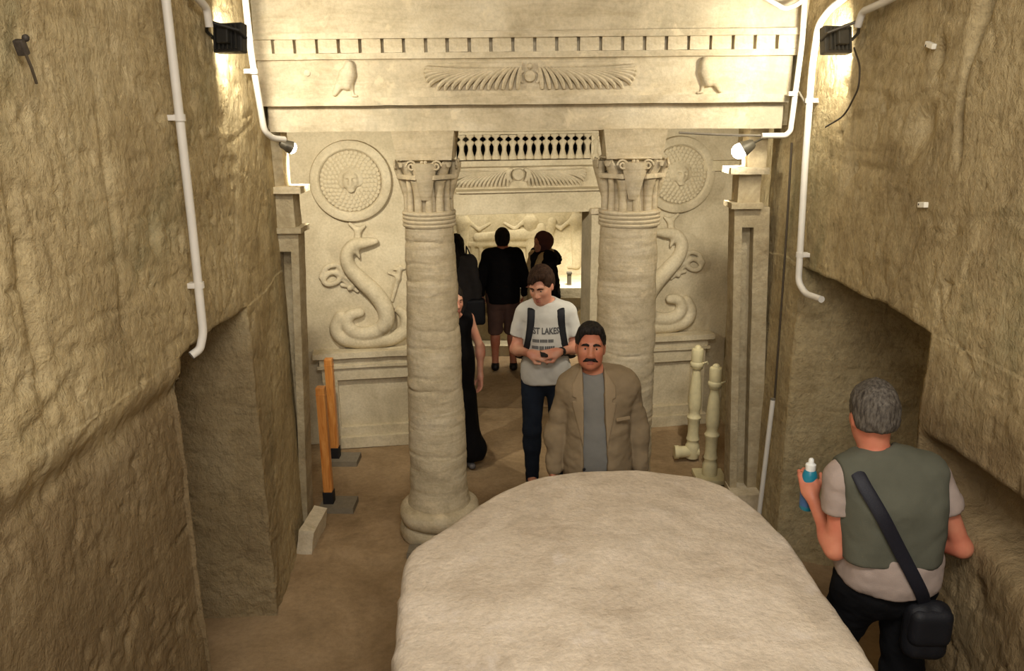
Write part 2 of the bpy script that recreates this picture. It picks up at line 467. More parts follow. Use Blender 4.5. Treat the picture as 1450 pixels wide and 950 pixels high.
# ================================================================== SETTING
def resample(pts, n):
    P = np.array(pts, dtype=float); d = np.r_[0, np.cumsum(np.linalg.norm(np.diff(P, axis=0), axis=1))]
    t = np.linspace(0, d[-1], n); return np.stack([np.interp(t, d, P[:, k]) for k in range(P.shape[1])], 1)
def join_paths(*parts): return np.concatenate([p if i == 0 else p[1:] for i, p in enumerate(parts)])
def rock_wall(name, sign, near, hole, far, straight_mid, ztop, dispfun, zmax=4.6):
    """one uneven rock face that runs along a plan line, with a niche cut into it up to ztop"""
    a = resample(near, 360); f = resample(far, 190)
    counts = [28, 40, 28]
    hs = [resample([hole[i], hole[i+1]], counts[i]) for i in range(3)]
    low = join_paths(a, *hs, f); high = join_paths(a, resample(straight_mid, sum(counts)-2), f)
    zs = np.r_[np.linspace(-.25, ztop-.01, 130), np.full(6, ztop), np.linspace(ztop+.01, zmax, 170)]
    tt = np.r_[np.zeros(130), np.linspace(.1, .9, 6), np.ones(170)]
    n, m = len(low), len(zs)
    XY = low[None]*(1-tt)[:, None, None]+high[None]*tt[:, None, None]
    tan = np.gradient(XY, axis=1); tan /= np.linalg.norm(tan, axis=2)[..., None]+1e-9
    nrm = np.stack([tan[..., 1]*1.0, -tan[..., 0]*1.0], -1)*(-sign)
    nearw = (np.arange(n) < len(a)+4)
    Z = np.repeat(zs[:, None], n, 1)
    slope = np.clip((XY[..., 1]-1.6)/1.7, 0, 1)
    tilt = np.where((tt > 0) & (tt <= 1), 1, 1)[:, None]
    # the niche's upper edge is not level
    Zd = Z+np.exp(-((Z-ztop)/.25)**2)*.03*fbm(np.stack([XY[..., 1].ravel()*3, Z.ravel()*0, Z.ravel()*0], 1), 3, 5).reshape(Z.shape)
    P = np.stack([XY[..., 0], XY[..., 1], Zd], -1).reshape(-1, 3)
    d = dispfun(P, XY[..., 1].ravel(), Z.ravel())
    N = np.c_[nrm.reshape(-1, 2), np.zeros(n*m)]
    P = P+N*d[:, None]
    i = (np.arange(m-1)[:, None]*n+np.arange(n-1)[None]).ravel()
    Q = np.stack([i, i+1, i+1+n, i+n], 1)
    if sign > 0: Q = Q[:, ::-1]
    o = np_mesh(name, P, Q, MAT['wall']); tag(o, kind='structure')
    return o
def common_disp(P, y, z, s0):
    y_, z_ = P[:, 1], P[:, 2]
    fade = 1-sstep(4.4, 5.2, y_)*.65
    big = .016*fbm(P*1.1, 3, s0)
    med = .010*fbm(P*5, 4, s0+3)
    ang = .38
    st = np.stack([P[:, 0]*6+ (y_*math.cos(ang)+z_*math.sin(ang))*17, (z_*math.cos(ang)-y_*math.sin(ang))*6, P[:, 0]*3], 1)
    chis = vnoise(st, s0+9)*.0055+vnoise(st*2.1, s0+12)*.0035
    chis *= sstep(.2, 1.0, 1-np.abs(fbm(P*1.7, 2, s0+20)))*1.0
    cr = fbm(np.stack([y_*1.0, z_*3.4, P[:, 0]], 1), 3, s0+31)
    crack = -.011*np.exp(-(cr/.012)**2)
    chip = np.abs(fbm(np.stack([P[:, 0]*9, y_*13+z_*3, z_*7], 1), 3, s0+40))
    chip = (.16-np.minimum(chip, .16))*-.05*sstep(-.1, .25, fbm(P*1.3, 2, s0+44))
    pits = -np.clip(vnoise(P*16, s0+50)-.66, 0, 1)*.06
    return (big+med+chis+crack+chip+pits)*fade
def gauss(y, z, cy, cz, sy, sz, a): return a*np.exp(-((y-cy)/sy)**2-((z-cz)/sz)**2)
def disp_left(P, y, z):
    d = common_disp(P, y, z, 11)
    lo = (1-sstep(1.72, 1.86, z+.05*fbm(np.stack([y*2.2, z*0, y*0], 1), 3, 3)))*(y < 3.29)
    d = d-lo*.035+gauss(y, z, 2.8, 1.72, 1.6, .05, -.02)*(y < 3.25)
    d += gauss(y, z, 2.35, 2.35, .03, .35, -.03)+gauss(y, z, 2.9, 2.55, .02, .3, -.025)+gauss(y, z, 3.2, 2.42, .03, .06, -.05)
    d += gauss(y, z, 2.1, 1.95, .05, .12, -.06)+gauss(y, z, 3.37, 2.87, .03, .02, -.04)
    return d
def disp_right(P, y, z):
    d = common_disp(P, y, z, 47)
    nearm = 1-sstep(3.2, 3.3, y)
    zz = z-.10*(3.1-y)*.0
    band = sstep(1.24, 1.32, zz)*(1-sstep(1.46, 1.56, zz))
    d = d-band*nearm*.17*sstep(3.35, 3.0, y)
    d = d+(1-sstep(1.18, 1.3, zz))*nearm*(.0+.07*sstep(2.9, 2.2, y))
    gw = .028+.02*vnoise(np.stack([z*4, z*0, z*0], 1), 2)
    d = d-.13*np.exp(-((y-3.25-.03*np.sin(z*7))/gw)**2)*sstep(2.62, 2.8, z)
    d = d+gauss(y, z, 3.55, 2.8, .07, .08, -.05)+gauss(y, z, 3.5, 3.1, .03, .05, -.06)+gauss(y, z, 4.0, 2.6, .25, .02, -.02)
    return d
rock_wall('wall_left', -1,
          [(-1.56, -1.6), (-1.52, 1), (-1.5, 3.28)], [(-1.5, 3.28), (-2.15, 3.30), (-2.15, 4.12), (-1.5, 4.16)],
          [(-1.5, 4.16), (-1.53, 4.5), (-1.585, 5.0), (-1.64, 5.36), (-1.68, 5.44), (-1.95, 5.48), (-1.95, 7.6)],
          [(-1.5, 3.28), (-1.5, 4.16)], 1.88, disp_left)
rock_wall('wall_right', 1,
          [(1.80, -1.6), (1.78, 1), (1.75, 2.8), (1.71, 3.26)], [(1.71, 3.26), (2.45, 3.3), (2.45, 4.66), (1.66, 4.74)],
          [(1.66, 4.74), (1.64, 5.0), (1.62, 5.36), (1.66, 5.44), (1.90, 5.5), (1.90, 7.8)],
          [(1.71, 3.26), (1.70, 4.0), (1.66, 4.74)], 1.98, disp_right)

# floor: one uneven sheet of trodden earth, a low lip at the porch and a drop into the chamber
xs = np.linspace(-2.7, 2.7, 110); ys = np.linspace(-1.7, 11.6, 270)
X, Y = np.meshgrid(xs, ys)
lip = 4.74+.06*np.sin(X*3.1)+.03*np.sin(X*9)
Zf = -.035*(1-sstep(0, .05, Y-lip))-.15*sstep(7.62, 7.66, Y)
Zf = Zf+(.012*fbm(np.stack([X.ravel()*2, Y.ravel()*2, X.ravel()*0], 1), 4, 3)).reshape(X.shape)-.004
n = len(xs); i = (np.arange(len(ys)-1)[:, None]*n+np.arange(n-1)[None]).ravel()
tag(np_mesh('floor', np.stack([X, Y, Zf], -1).reshape(-1, 3), np.stack([i, i+1, i+1+n, i+n], 1), MAT['floor']), kind='structure')
tag(rockbox((0, 1.8, 4.72), (4.2, 7.2, .2), .2, .05, 1.5, 4).build('ceiling', MAT['wall'], smooth=True), kind='structure')
tag(rockbox((0, -1.75, 2.2), (4.2, .25, 5), .15, .05, 1.5, 5).build('wall_rear', MAT['wall'], smooth=True), kind='structure')
tag(rockbox((0, 6.5, 2.92), (4.2, 2.7, .26), .12, .012, 2.5, 6).build('trim_1', MAT['vest'], smooth=True), kind='structure')   # rock roof of the porch

# back wall of the porch with the doorway; its plane is turned a little
BA = math.atan(.172); BO = (-.1, 6.97, 0)
wb = MB()
wb.box((-1.31, .15, 1.4), (1.42, .3, 2.8)); wb.box((1.36, .15, 1.4), (1.34, .3, 2.8))
wb.box((.0465, .15, 2.2625), (1.295, .3, .445))
wb.box((-.54, .15, 2.6), (.12, .3, .23)); wb.box((.735, .15, 2.75), (.1, .3, .1)); wb.box((.045, .15, 2.755), (1.29, .3, .09))
tag(wb.build('wall_back', MAT['relief'], loc=BO, rot=(0, 0, BA)), kind='structure')

# chamber beyond the doorway
tag(rockbox((-1.75, 9.6, 1.2), (.3, 4.2, 3), .15, .02, 2, 8).build('wall_chamber_left', MAT['chamber'], smooth=True), kind='structure')
tag(rockbox((1.75, 9.6, 1.2), (.3, 4.2, 3), .15, .02, 2, 9).build('wall_chamber_right', MAT['chamber'], smooth=True), kind='structure')
tag(rockbox((0, 11.15, 1.2), (3.6, .4, 3), .1, .02, 2, 10).build('wall_chamber_back', MAT['chamber'], smooth=True), kind='structure')
tag(rockbox((0, 9.35, 2.41), (3.8, 4.3, .09), .2, .008, 2, 12).build('ceiling_chamber', MAT['chamber'], smooth=True), kind='structure')

# ================================================================== FACADE
# ---- entablature across the two columns
ent = empty('entablature', (0, 4.95, 2.775), label='carved stone entablature with dentils, winged sun disc and falcons spanning the two columns', cat='entablature')
def strip(name, z0, z1, y0, y1, x0=-1.62, x1=1.62, seed=0, amp=.006, mat='facade'):
    return rockbox(((x0+x1)/2, (y0+y1)/2, (z0+z1)/2-2.775), (x1-x0, y1-y0, z1-z0), .035, amp, 5, seed).build(name, MAT[mat], ent, True)
strip('architrave', 2.775, 2.925, .02, .36, -1.545, 1.545, 1)
strip('ledge', 2.925, 2.972, -.035, .36, -1.6, 1.56, 2, .004)
strip('frieze', 2.972, 3.19, .02, .36, -1.62, 1.58, 3, .004)
strip('fillet', 3.188, 3.222, -.02, .36, -1.62, 1.6, 4, .003)
strip('dentil_backing', 3.222, 3.30, .045, .36, -1.62, 1.62, 5, .003)
strip('cornice', 3.30, 3.335, -.03, .36, -1.62, 1.62, 6, .004)
strip('upper_band', 3.335, 4.62, .0, .36, -1.64, 1.64, 7, .012)
N_D = 25; pitch_d = 3.2/N_D
dm = rockbox((0, 0, 0), (pitch_d-.018, .06, .078), .02, .003, 20, 3).build('dentil', MAT['facade'], ent, True)
for k in range(N_D):
    o = dm if k == 0 else dup(dm)
    o.parent = ent; o.location = (-1.6+pitch_d*(k+.5), .022+random.uniform(-.003, .003), 3.262-2.775)
    o.scale = (random.uniform(.96, 1.02), 1, random.uniform(.96, 1.01))
def feather_path(x0, z0, x1, z1, bow, n=7):
    """from the wing's shoulder out and down to its tip"""
    L = []
    for i in range(n):
        t = i/(n-1); L.append((x0+(x1-x0)*(1-(1-t)**bow), z0+(z1-z0)*t**1.15))
    return L
def winged_disc(parent, cx, zt, zb, half, y, nfeat, disc_r, disc_z, zoff=0, cobras=True):
    wd = empty('winged_sun_disc'); wd.parent = parent
    MB().lathe([(disc_r, 0), (disc_r, .018), (disc_r*.85, .028), (.001, .03)], 28, (cx, y, disc_z-zoff), 'y').build('sun_disc', MAT['facade'], wd, True)
    for s in (-1, 1):
        if cobras:
            MB().tube([(cx+s*disc_r*1.1, y-.008, disc_z+disc_r*.9-zoff), (cx+s*disc_r*1.75, y-.012, disc_z+disc_r*.5-zoff), (cx+s*disc_r*1.7, y-.012, disc_z-disc_r*.5-zoff), (cx+s*disc_r*1.15, y-.008, disc_z-disc_r*1.1-zoff)],
                      [disc_r*.25, disc_r*.42, disc_r*.5, disc_r*.2], 8, .6, (0, 1, 0)).build('cobra', MAT['facade'], wd, True)
        # smooth upper wing covert
        MB().tube([(cx+s*disc_r*1.4, y, zt-.022-zoff), (cx+s*half*.45, y, zt-.014-zoff), (cx+s*half*.95, y, zt-.010-zoff)], [.024, .018, .008], 8, .5, (0, 1, 0)).build('wing_shoulder', MAT['facade'], wd, True)
        for k in range(nfeat):
            t = (k+.5)/nfeat
            if t < .72:
                u = t/.72; x1 = cx+s*(disc_r*1.5+(half*.93-disc_r*1.5)*u); z1 = zb
            else:
                u = (t-.72)/.28; x1 = cx+s*half*(.95+.05*math.sin(u*2.5)); z1 = zb+(zt-.02-zb)*(u*.95+.1)
            x0 = cx+s*(disc_r*1.3+(half*.62-disc_r*1.3)*t); z0 = zt-.03-.01*t
            P = [(px, y-.004-.004*math.sin(3.1*i/6), pz-zoff) for i, (px, pz) in enumerate(feather_path(x0, z0, x1, z1, 1.6+.5*t))]
            w = (half/nfeat)*.52
            MB().tube(P, [w*.4, w*.6, w*.72, w*.8, w*.84, w*.8, w*.5], 8, 1.75, (0, 1, 0)).build('feather', MAT['facade'], wd, True)
    return wd
winged_disc(ent, .035, 3.165, 3.012, .625, .018, 17, .034, 3.085, 2.775)
MB().ball((.035, .008, 3.142-2.775), (.018, .02, .018), 12).build('disc_knob', MAT['facade'], ent, True)
# falcons facing the sun disc from either side
for s, cx in ((1, -1.045), (-1, 1.075)):
    f = S(); z = -2.775
    f.rc((cx-s*.00, .02, 3.10+z), (cx-s*.012, .012, 3.05+z), .05, .038)
    f.rc((cx+s*.008, .012, 3.155+z), (cx+s*.012, .004, 3.155+z), .029, k=.03)
    f.rc((cx+s*.03, .01, 3.15+z), (cx+s*.043, .01, 3.14+z), .008, .004, .01)
    f.rc((cx-s*.02, .008, 3.10+z), (cx-s*.088, .012, 2.995+z), .036, .016, .015)
    f.rc((cx+s*.016, .018, 3.04+z), (cx+s*.02, .016, 2.99+z), .012, .009, .015)
    f.rc((cx+s*.02, .012, 2.985+z), (cx+s*.045, .012, 2.982+z), .009, .007, .01)
    sdf_obj('falcon', f, .006, MAT['facade'], ent)
for (x, z, r) in ((-1.29, 3.115, .02), (-.9, 3.12, .0)):
    if r: MB().ball((x, .012, z-2.775), (r, .006, r), 10).build('stone_knob', MAT['block'], ent, True)

# ---- columns
def column(loc, label, rb, rtp, seed):
    c = empty('column', loc, label=label, cat='column', group='papyrus columns of the porch')
    m = MB(); n = 44
    m.lathe([(.27, 0), (.283, .02), (.28, .08), (.265, .1)], n); m.noise(.012, 7, seed); m.build('plinth', MAT['column'], c, True)
    m = MB(); m.lathe([(.24, .095)]+[(.235+.048*math.sin(a), .165-.065*math.cos(a)) for a in np.linspace(.25, 2.9, 9)]+[(.225, .235)], n); m.noise(.01, 9, seed+1)
    m.build('base_ring', MAT['column'], c, True)
    m = MB(); P = []
    for k in range(181):
        t = k/180; z = .225+t*1.97
        r = rb+(rtp-rb)*t**.9+.006*math.sin(t*3.1)+(.014*(1-t/.05) if t < .05 else 0)
        P.append((r, z))
    m.lathe(P, 56)
    vs = list(m.bm.verts); X = np.array([v.co for v in vs]); ang = np.arctan2(X[:, 1], X[:, 0])
    d = fbm(np.c_[X[:, 0]*5, X[:, 1]*5, X[:, 2]*9], 4, seed)*.010
    rs = np.random.default_rng(seed)
    for q in range(26):
        zi = .3+1.85*rs.random(); a0 = rs.random()*6.3; w = .006+.006*rs.random()
        part = .5+.5*np.cos(ang-a0)
        d -= (.003+.006*rs.random())*part*np.exp(-((X[:, 2]-zi-.012*np.sin(ang*1.5+a0)-.006*np.sin(ang*5+q))/w)**2)
    kk = 1+d/np.maximum(.1, np.hypot(X[:, 0], X[:, 1]))
    for v, q in zip(vs, kk): v.co.x *= q; v.co.y *= q
    m.build('shaft', MAT['column'], c, True)
    for k in range(4):
        z = 2.185+k*.025; r = rtp+.012
        MB().lathe([(r-.012, z-.004), (r, z), (r+.004, z+.01), (r, z+.02), (r-.012, z+.024)], 36).build('neck_ring', MAT['column'], c, True)
    cap = MB().lathe([(rtp-.04, 2.27), (rtp-.05, 2.40), (rtp-.055, 2.5), (rtp-.05, 2.565), (rtp-.03, 2.6)], 36).build('capital', MAT['column'], c, True)
    for k in range(12):                                              # papyrus stems under the ledges
        a = 2*math.pi*k/12+.13; R = rtp-.02
        big = k % 2 == 0
        q = lambda r, z: (r*math.cos(a), r*math.sin(a), z)
        MB().tube([q(R-.004, 2.275), q(R-.006, 2.36), q(R-.004, 2.42), q(R+.004, 2.48)], [.026, .027, .03, .04] if big else [.022, .021, .02, .018], 10).build('stem', MAT['column'], cap, True)
    for k in range(4):                                               # broad lotus leaf in the middle of each side
        a = math.pi/2*k-math.pi/2; q = lambda r, z: (r*math.cos(a), r*math.sin(a), z)
        MB().tube([q(rtp-.016, 2.36), q(rtp-.006, 2.42), q(rtp+.004, 2.48), q(rtp+.016, 2.545), q(rtp+.018, 2.585)], [.03, .045, .058, .075, .082], 14, .5, (math.cos(a), math.sin(a), 0)).build('lotus_leaf', MAT['column'], cap, True)
        # small flower over the leaf: a boss with petals
        fl = MB(); t = Vector((-math.sin(a), math.cos(a), 0)); cc = Vector(q(rtp+.034, 2.572))
        for j in range(6):
            b = j*math.pi/3; p = cc+t*math.cos(b)*.021+Vector((0, 0, math.sin(b)*.021)); fl.ball(p, .0115, 8)
        fl.ball(cc, .011, 8); fl.build('flower', MAT['column'], cap, True)
        for s in (-1, 1):                                            # volutes either side of the flower
            pts = []
            for j in range(20):
                b = j*.5; rr = .034-.0014*j
                p = cc+t*s*(.075+rr*math.cos(b))+Vector((0, 0, -.004+rr*math.sin(b))); pts.append(p)
            MB().tube(pts, .0065, 6).build('volute', MAT['column'], cap, True)
        # ledge between the leaves
        a2 = a+math.pi/4; R = Matrix.Rotation(a2, 3, 'Z')
        MB().box(R @ Vector((rtp-.012, 0, 2.498)), (.06, .19, .03), .006, R).build('ledge', MAT['column'], cap)
        e = lambda r, z: (r*math.cos(a2), r*math.sin(a2), z)
        MB().tube([e(rtp-.01, 2.515), e(rtp+.01, 2.55), e(rtp+.035, 2.59), e(rtp+.052, 2.584), e(rtp+.05, 2.56)], [.04, .036, .03, .024, .014], 10, .6, (math.cos(a2), math.sin(a2), .6)).build('corner_leaf', MAT['column'], cap, True)
    m = rockbox((0, 0, 2.69), (.335, .335, .175), .03, .006, 8, seed)
    for v in m.bm.verts:
        k = 1+.13*(v.co.z-2.6)/.17; v.co.x *= k; v.co.y *= k
    m.build('abacus', MAT['column'], c, True)
    m = MB().lathe([(rtp+.0, 2.595), (rtp+.02, 2.605), (rtp+.01, 2.615)], 30).build('abacus_ring', MAT['column'], cap, True)
    return c
column((-.612, 5.12, 0), 'pale stone papyrus column whose round base shows, beside the wooden posts', .205, .157, 3)
column((.668, 5.12, 0), 'pale stone papyrus column behind the man in the tan jacket', .2, .182, 8)

# ---- pilasters at the ends of the porch
def pilaster(loc, s, label, tops):
    """s=+1: the ledges stick out to +x"""
    p = empty('pilaster', loc, label=label, cat='pilaster')
    sh = .10/2.1
    def shear(m):
        for v in m.bm.verts: v.co.x += -s*sh*(tops[0]-v.co.z) if v.co.z < tops[0] else 0
        return m
    z1, z2 = tops; w = .2
    # inner strip, outer strip and a recessed slot between them
    shear(rockbox((s*-.015, 0, z1/2-.05), (.05, .16, z1+.1), .05, .006, 5, 3)).build('inner_strip', MAT['vest'], p, True)
    shear(rockbox((s*-.165, 0, z1/2-.05), (.1, .16, z1+.1), .05, .006, 5, 4)).build('outer_strip', MAT['vest'], p, True)
    shear(rockbox((s*-.078, .05, z1/2-.05), (.09, .08, z1+.1), .06, .004, 5, 5)).build('slot_back', MAT['vest'], p, True)
    shear(rockbox((s*-.078, 0, z1-.06), (.1, .16, .14), .04, .004, 5, 5)).build('slot_head', MAT['vest'], p, True)
    rockbox((s*-.06, -.01, z1+.012), (.2, .22, .035), .03, .005, 9, 6).build('lower_ledge', MAT['vest'], p, True)
    rockbox((s*-.075, 0, (z1+z2)/2), (.14, .16, z2-z1), .04, .005, 6, 7).build('neck', MAT['vest'], p, True)
    m = rockbox((s*-.06, -.01, z2+.012), (.24, .24, .04), .03, .006, 9, 8); m.build('upper_ledge', MAT['column'], p, True)
    rockbox((s*-.12, .02, (z2+2.8)/2), (.12, .14, 2.8-z2), .05, .006, 6, 9).build('upper_block', MAT['vest'], p, True)
    return p
pilaster((-1.49, 5.25, 0), 1, 'slim slotted pilaster with two ledges behind the two wooden posts', (2.14, 2.40))
pilaster((1.36, 5.25, 0), -1, 'slim slotted pilaster with two ledges behind the cream balusters', (2.28, 2.50))

# ---- back wall of the porch: cobra frieze, winged disc lintel, door frame
def BW(name, label, cat): return empty(name, BO, BA, label, cat)
df = BW('door_surround', 'carved doorway surround with a frieze of cobras above a winged sun disc', 'door surround')
m = MB(); m.prism([(-.10, 2.222), (-.10, 2.236), (-.012, 2.25), (.0, 2.30), (-.002, 2.42), (-.05, 2.44), (-.06, 2.485), (.1, 2.485), (.1, 2.225)], -.497, .79, 'x')
for v in m.bm.verts: v.co = Vector((v.co.x, v.co.y, v.co.z))
m.build('lintel', MAT['relief'], df)
winged_disc(df, .045, 2.428, 2.262, .60, -.006, 19, .052, 2.365, 0)
MB().box((.14, -.012, 2.128), (1.34, .05, .19), .006).build('plain_lintel', MAT['relief'], df)
def cobra():
    prof = [(0, .034), (.02, .035), (.045, .026), (.08, .0165), (.11, .0185), (.128, .028), (.142, .035), (.152, .028), (.162, .012), (.17, .010), (.18, .018), (.19, .032), (.2, .033), (.206, .033)]
    m = MB(); m.rings([[(w*1.08*math.cos(a), -.012+.028*(.6+.4*(w/.036))*math.sin(a), z) for a in np.linspace(0, 2*math.pi, 11)[:-1]] for z, w in prof]); return m
NC = 17
cb = cobra().build('cobra', MAT['relief'], df, True)
for k in range(NC):
    o = cb if k == 0 else dup(cb)
    o.parent = df; o.location = (-.435+1.165*k/(NC-1), -.0+.02, 2.49+random.uniform(0, .004)); o.scale = (1, 1, 1)
MB().box((.15, -.01, 2.712), (1.33, .06, .022), .004).build('frieze_top', MAT['relief'], df)
for s, u in ((1, .745), (-1, -.65)):
    rockbox((u, -.02, 1.0), (.11, .07, 2.05), .05, .007, 8, 3).build('jamb', MAT['relief'], df, True)
MB().box((.735, -.05, 2.04), (.12, .09, .05), .008).build('bracket', MAT['block'], df)

# ---- relief shields
def shield(u, z, r, label, seed, back):
    g = BW('carved_shield', label, 'shield'); g['group'] = 'round relief shields of the porch'
    MB().lathe([(r, .0), (r, .035), (r*.985, .06), (r*.93, .07), (r*.80, .07), (r*.765, .06), (r*.745, .025)], 64, (u, 0, z), 'y').build('rim', MAT['relief'], g, True)
    m = MB()
    R = r*.75
    prof = [(R*(1-i/14) if i < 14 else .001, .03+.05*math.sqrt(max(0, 1-(1-i/14)**2))) for i in range(15)]
    m.lathe(prof, 64, (u, 0, z), 'y'); m.build('boss', MAT['relief'], g, True)
    # overlapping scales, in rings
    sc = MB().ball((0, 0, 0), (.021, .008, .024), 8).build('scale', MAT['relief'], g, True)
    first = True
    for ring, n in ((.44, 18), (.56, 24), (.68, 30), (.80, 36), (.91, 40)):
        for j in range(n):
            a = 2*math.pi*(j+.5*(int(ring*100) % 2))/n
            o = sc if first else dup(sc); first = False
            o.parent = g; rr = R*ring
            o.location = (u+rr*math.cos(a), -.03-.05*math.sqrt(max(0, 1-ring*ring))-.001, z+rr*math.sin(a)); o.rotation_euler = (0, -a-math.pi/2, 0)
            o.scale = (random.uniform(.8, 1.1),)*3
    f = S(); yb = -.078                                              # worn gorgon face
    f.ell((u, yb-.004, z+.01), (.070, .055, .085)); f.ell((u, yb-.05, z+.0), (.015, .024, .034)); f.ell((u, yb-.042, z+.04), (.05, .018, .013))
    f.ell((u, yb-.045, z-.042), (.028, .014, .009)); f.ell((u, yb-.03, z-.07), (.03, .022, .02))
    for s in (-1, 1): f.ell((u+s*.028, yb-.055, z+.018), (.015, .016, .010), op='s', k=.008)
    for k in range(11):
        a = -.5+k*(math.pi+1)/10; r1 = .078; 
        f.rc((u+r1*math.cos(a), yb+.005, z+.015+r1*math.sin(a)), (u+(r1+.028)*math.cos(a+.35), yb+.01, z+.015+(r1+.028)*math.sin(a+.35)), .021, .012)
    sdf_obj('gorgon_face', f, .006, MAT['relief'], g)
    return g
shield(-1.37, 2.34, .335, 'round stone relief shield with gorgon face above the serpent behind the wooden posts', 1, 0)
shield(1.48, 2.335, .335, 'round stone relief shield with gorgon face partly hidden by the column', 2, 0)

# ---- serpents
SER = [(-1.192, 1.836, .026), (-1.289, 1.825, .045), (-1.384, 1.806, .052), (-1.443, 1.723, .055), (-1.42, 1.612, .062), (-1.331, 1.503, .07), (-1.228, 1.393, .074),
       (-1.15, 1.263, .074), (-1.138, 1.134, .070), (-1.21, 1.045, .066), (-1.345, 1.018, .062), (-1.445, 1.055, .058), (-1.482, 1.133, .052), (-1.44, 1.197, .047),
       (-1.36, 1.212, .043)]
SER2 = [(-1.53, 1.19, .045), (-1.575, 1.08, .055), (-1.52, .985, .06), (-1.36, .945, .062), (-1.18, .95, .062), (-1.04, .985, .06), (-.97, 1.06, .055), (-.975, 1.16, .045), (-1.03, 1.22, .03)]
CAD = [(-1.669, 1.535), (-1.616, 1.619), (-1.526, 1.634), (-1.488, 1.571), (-1.535, 1.493), (-1.614, 1.471), (-1.652, 1.516), (-1.577, 1.575), (-1.461, 1.527), (-1.405, 1.463), (-1.438, 1.427)]
def smoothpath(P, n):
    P = np.array(P, dtype=float); out = []
    for i in range(len(P)-1):
        p0, p1, p2, p3 = P[max(i-1, 0)], P[i], P[i+1], P[min(i+2, len(P)-1)]
        for k in range(n):
            t = k/n; out.append(.5*((2*p1)+(-p0+p2)*t+(2*p0-5*p1+4*p2-p3)*t*t+(-p0+3*p1-3*p2+p3)*t**3))
    return out+[P[-1]]
def serpent(mir, label):
    g = BW('carved_serpent', label, 'serpent'); g['group'] = 'carved serpents beside the doorway'
    T = (lambda u: u) if not mir else (lambda u: .09-u)
    dy = .0
    f = S(); L = smoothpath(SER2, 4)
    for a, b in zip(L, L[1:]): f.rc((T(a[0]), dy-.018, a[1]), (T(b[0]), dy-.018, b[1]), a[2], b[2], k=.012)
    L = smoothpath(SER, 4)
    for i, (a, b) in enumerate(zip(L, L[1:])):
        y0 = -.055 if i < 34 else -.03
        f.rc((T(a[0]), dy+y0, a[1]), (T(b[0]), dy+y0, b[1]), a[2]*.95, b[2]*.95, k=.012)
    f.rc((T(-1.36), -.06, 1.765), (T(-1.335), -.06, 1.70), .026, .01, .02)       # beard
    f.ell((T(-1.285), -.095, 1.838), (.012, .008, .010), k=.004)                  # eye
    f.rc((T(-1.33), -.02, 1.03), (T(-1.36), -.02, .9), .028, .016, .02)           # tail tip hanging
    sdf_obj('body', f, .011, MAT['relief'], g)
    f = S(); 
    f.rc((T(-1.345), -.03, 1.85), (T(-1.337), -.03, 1.93), .034, .026); f.rc((T(-1.337), -.03, 1.93), (T(-1.40), -.03, 1.985), .026, .016); f.rc((T(-1.337), -.03, 1.92), (T(-1.28), -.03, 1.965), .024, .014)
    sdf_obj('crown', f, .008, MAT['relief'], g)
    f = S(); L = smoothpath(CAD, 4)
    for a, b in zip(L, L[1:]): f.rc((T(a[0]), -.02, a[1]), (T(b[0]), -.02, b[1]), .022, k=.006)
    f.rc((T(-1.55), -.012, 1.56), (T(-1.37), -.012, 1.40), .02, .018, .006); f.rc((T(-1.5), -.015, 1.46), (T(-1.38), -.015, 1.43), .018, .01, .006)
    f.rc((T(-1.53), -.015, 1.60), (T(-1.43), -.015, 1.575), .016, .01, .006)
    sdf_obj('caduceus', f, .009, MAT['relief'], g)
    f = S(); f.rc((T(-1.079), -.008, 1.30), (T(-1.02), -.012, 1.5), .016, .02); f.rc((T(-1.02), -.012, 1.5), (T(-.995), -.015, 1.60), .024, .016)
    f.rc((T(-1.05), -.01, 1.58), (T(-.96), -.012, 1.585), .014); f.rc((T(-1.1), -.01, 1.55), (T(-1.03), -.01, 1.52), .012)
    sdf_obj('thyrsus', f, .009, MAT['relief'], g)
serpent(False, 'coiled relief serpent with crown and beard behind the wooden posts')
serpent(True, 'coiled relief serpent with crown and beard behind the cream balusters')

# ---- podiums the serpents lie on
def podium(u0, u1, label):
    g = BW('podium', label, 'podium'); g['group'] = 'serpent podiums'; c = (u0+u1)/2; w = u1-u0
    rockbox((c, -.06, .865), (w, .2, .05), .04, .006, 7, 1).build('top_slab', MAT['relief'], g, True)
    rockbox((c, -.05, .805), (w-.1, .14, .075), .05, .004, 7, 2).build('cavetto', MAT['relief'], g, True)
    rockbox((c, -.05, .755), (w-.06, .165, .025), .05, .003, 7, 2).build('moulding', MAT['relief'], g, True)
    b = .12
    for (cx, cz, sx, sz) in ((u0+.13, .45, .13, .6), (u1-.13, .45, .13, .6), (c, .69, w-.38, .12), (c, .135, w-.12, .1)):
        rockbox((cx, -.045, cz), (sx, .13, sz), .05, .004, 7, 3).build('panel_frame', MAT['relief'], g, True)
    rockbox((c, -.012, .42), (w-.3, .1, .5), .05, .006, 5, 4).build('sunk_panel', MAT['relief'], g, True)
    rockbox((c, -.06, .05), (w-.06, .18, .1), .05, .008, 5, 5).build('plinth', MAT['relief'], g, True)
podium(-1.78, -.7, 'stone podium with sunk panel under the serpent beside the wooden posts')
podium(.82, 1.86, 'stone podium under the serpent behind the cream balusters')

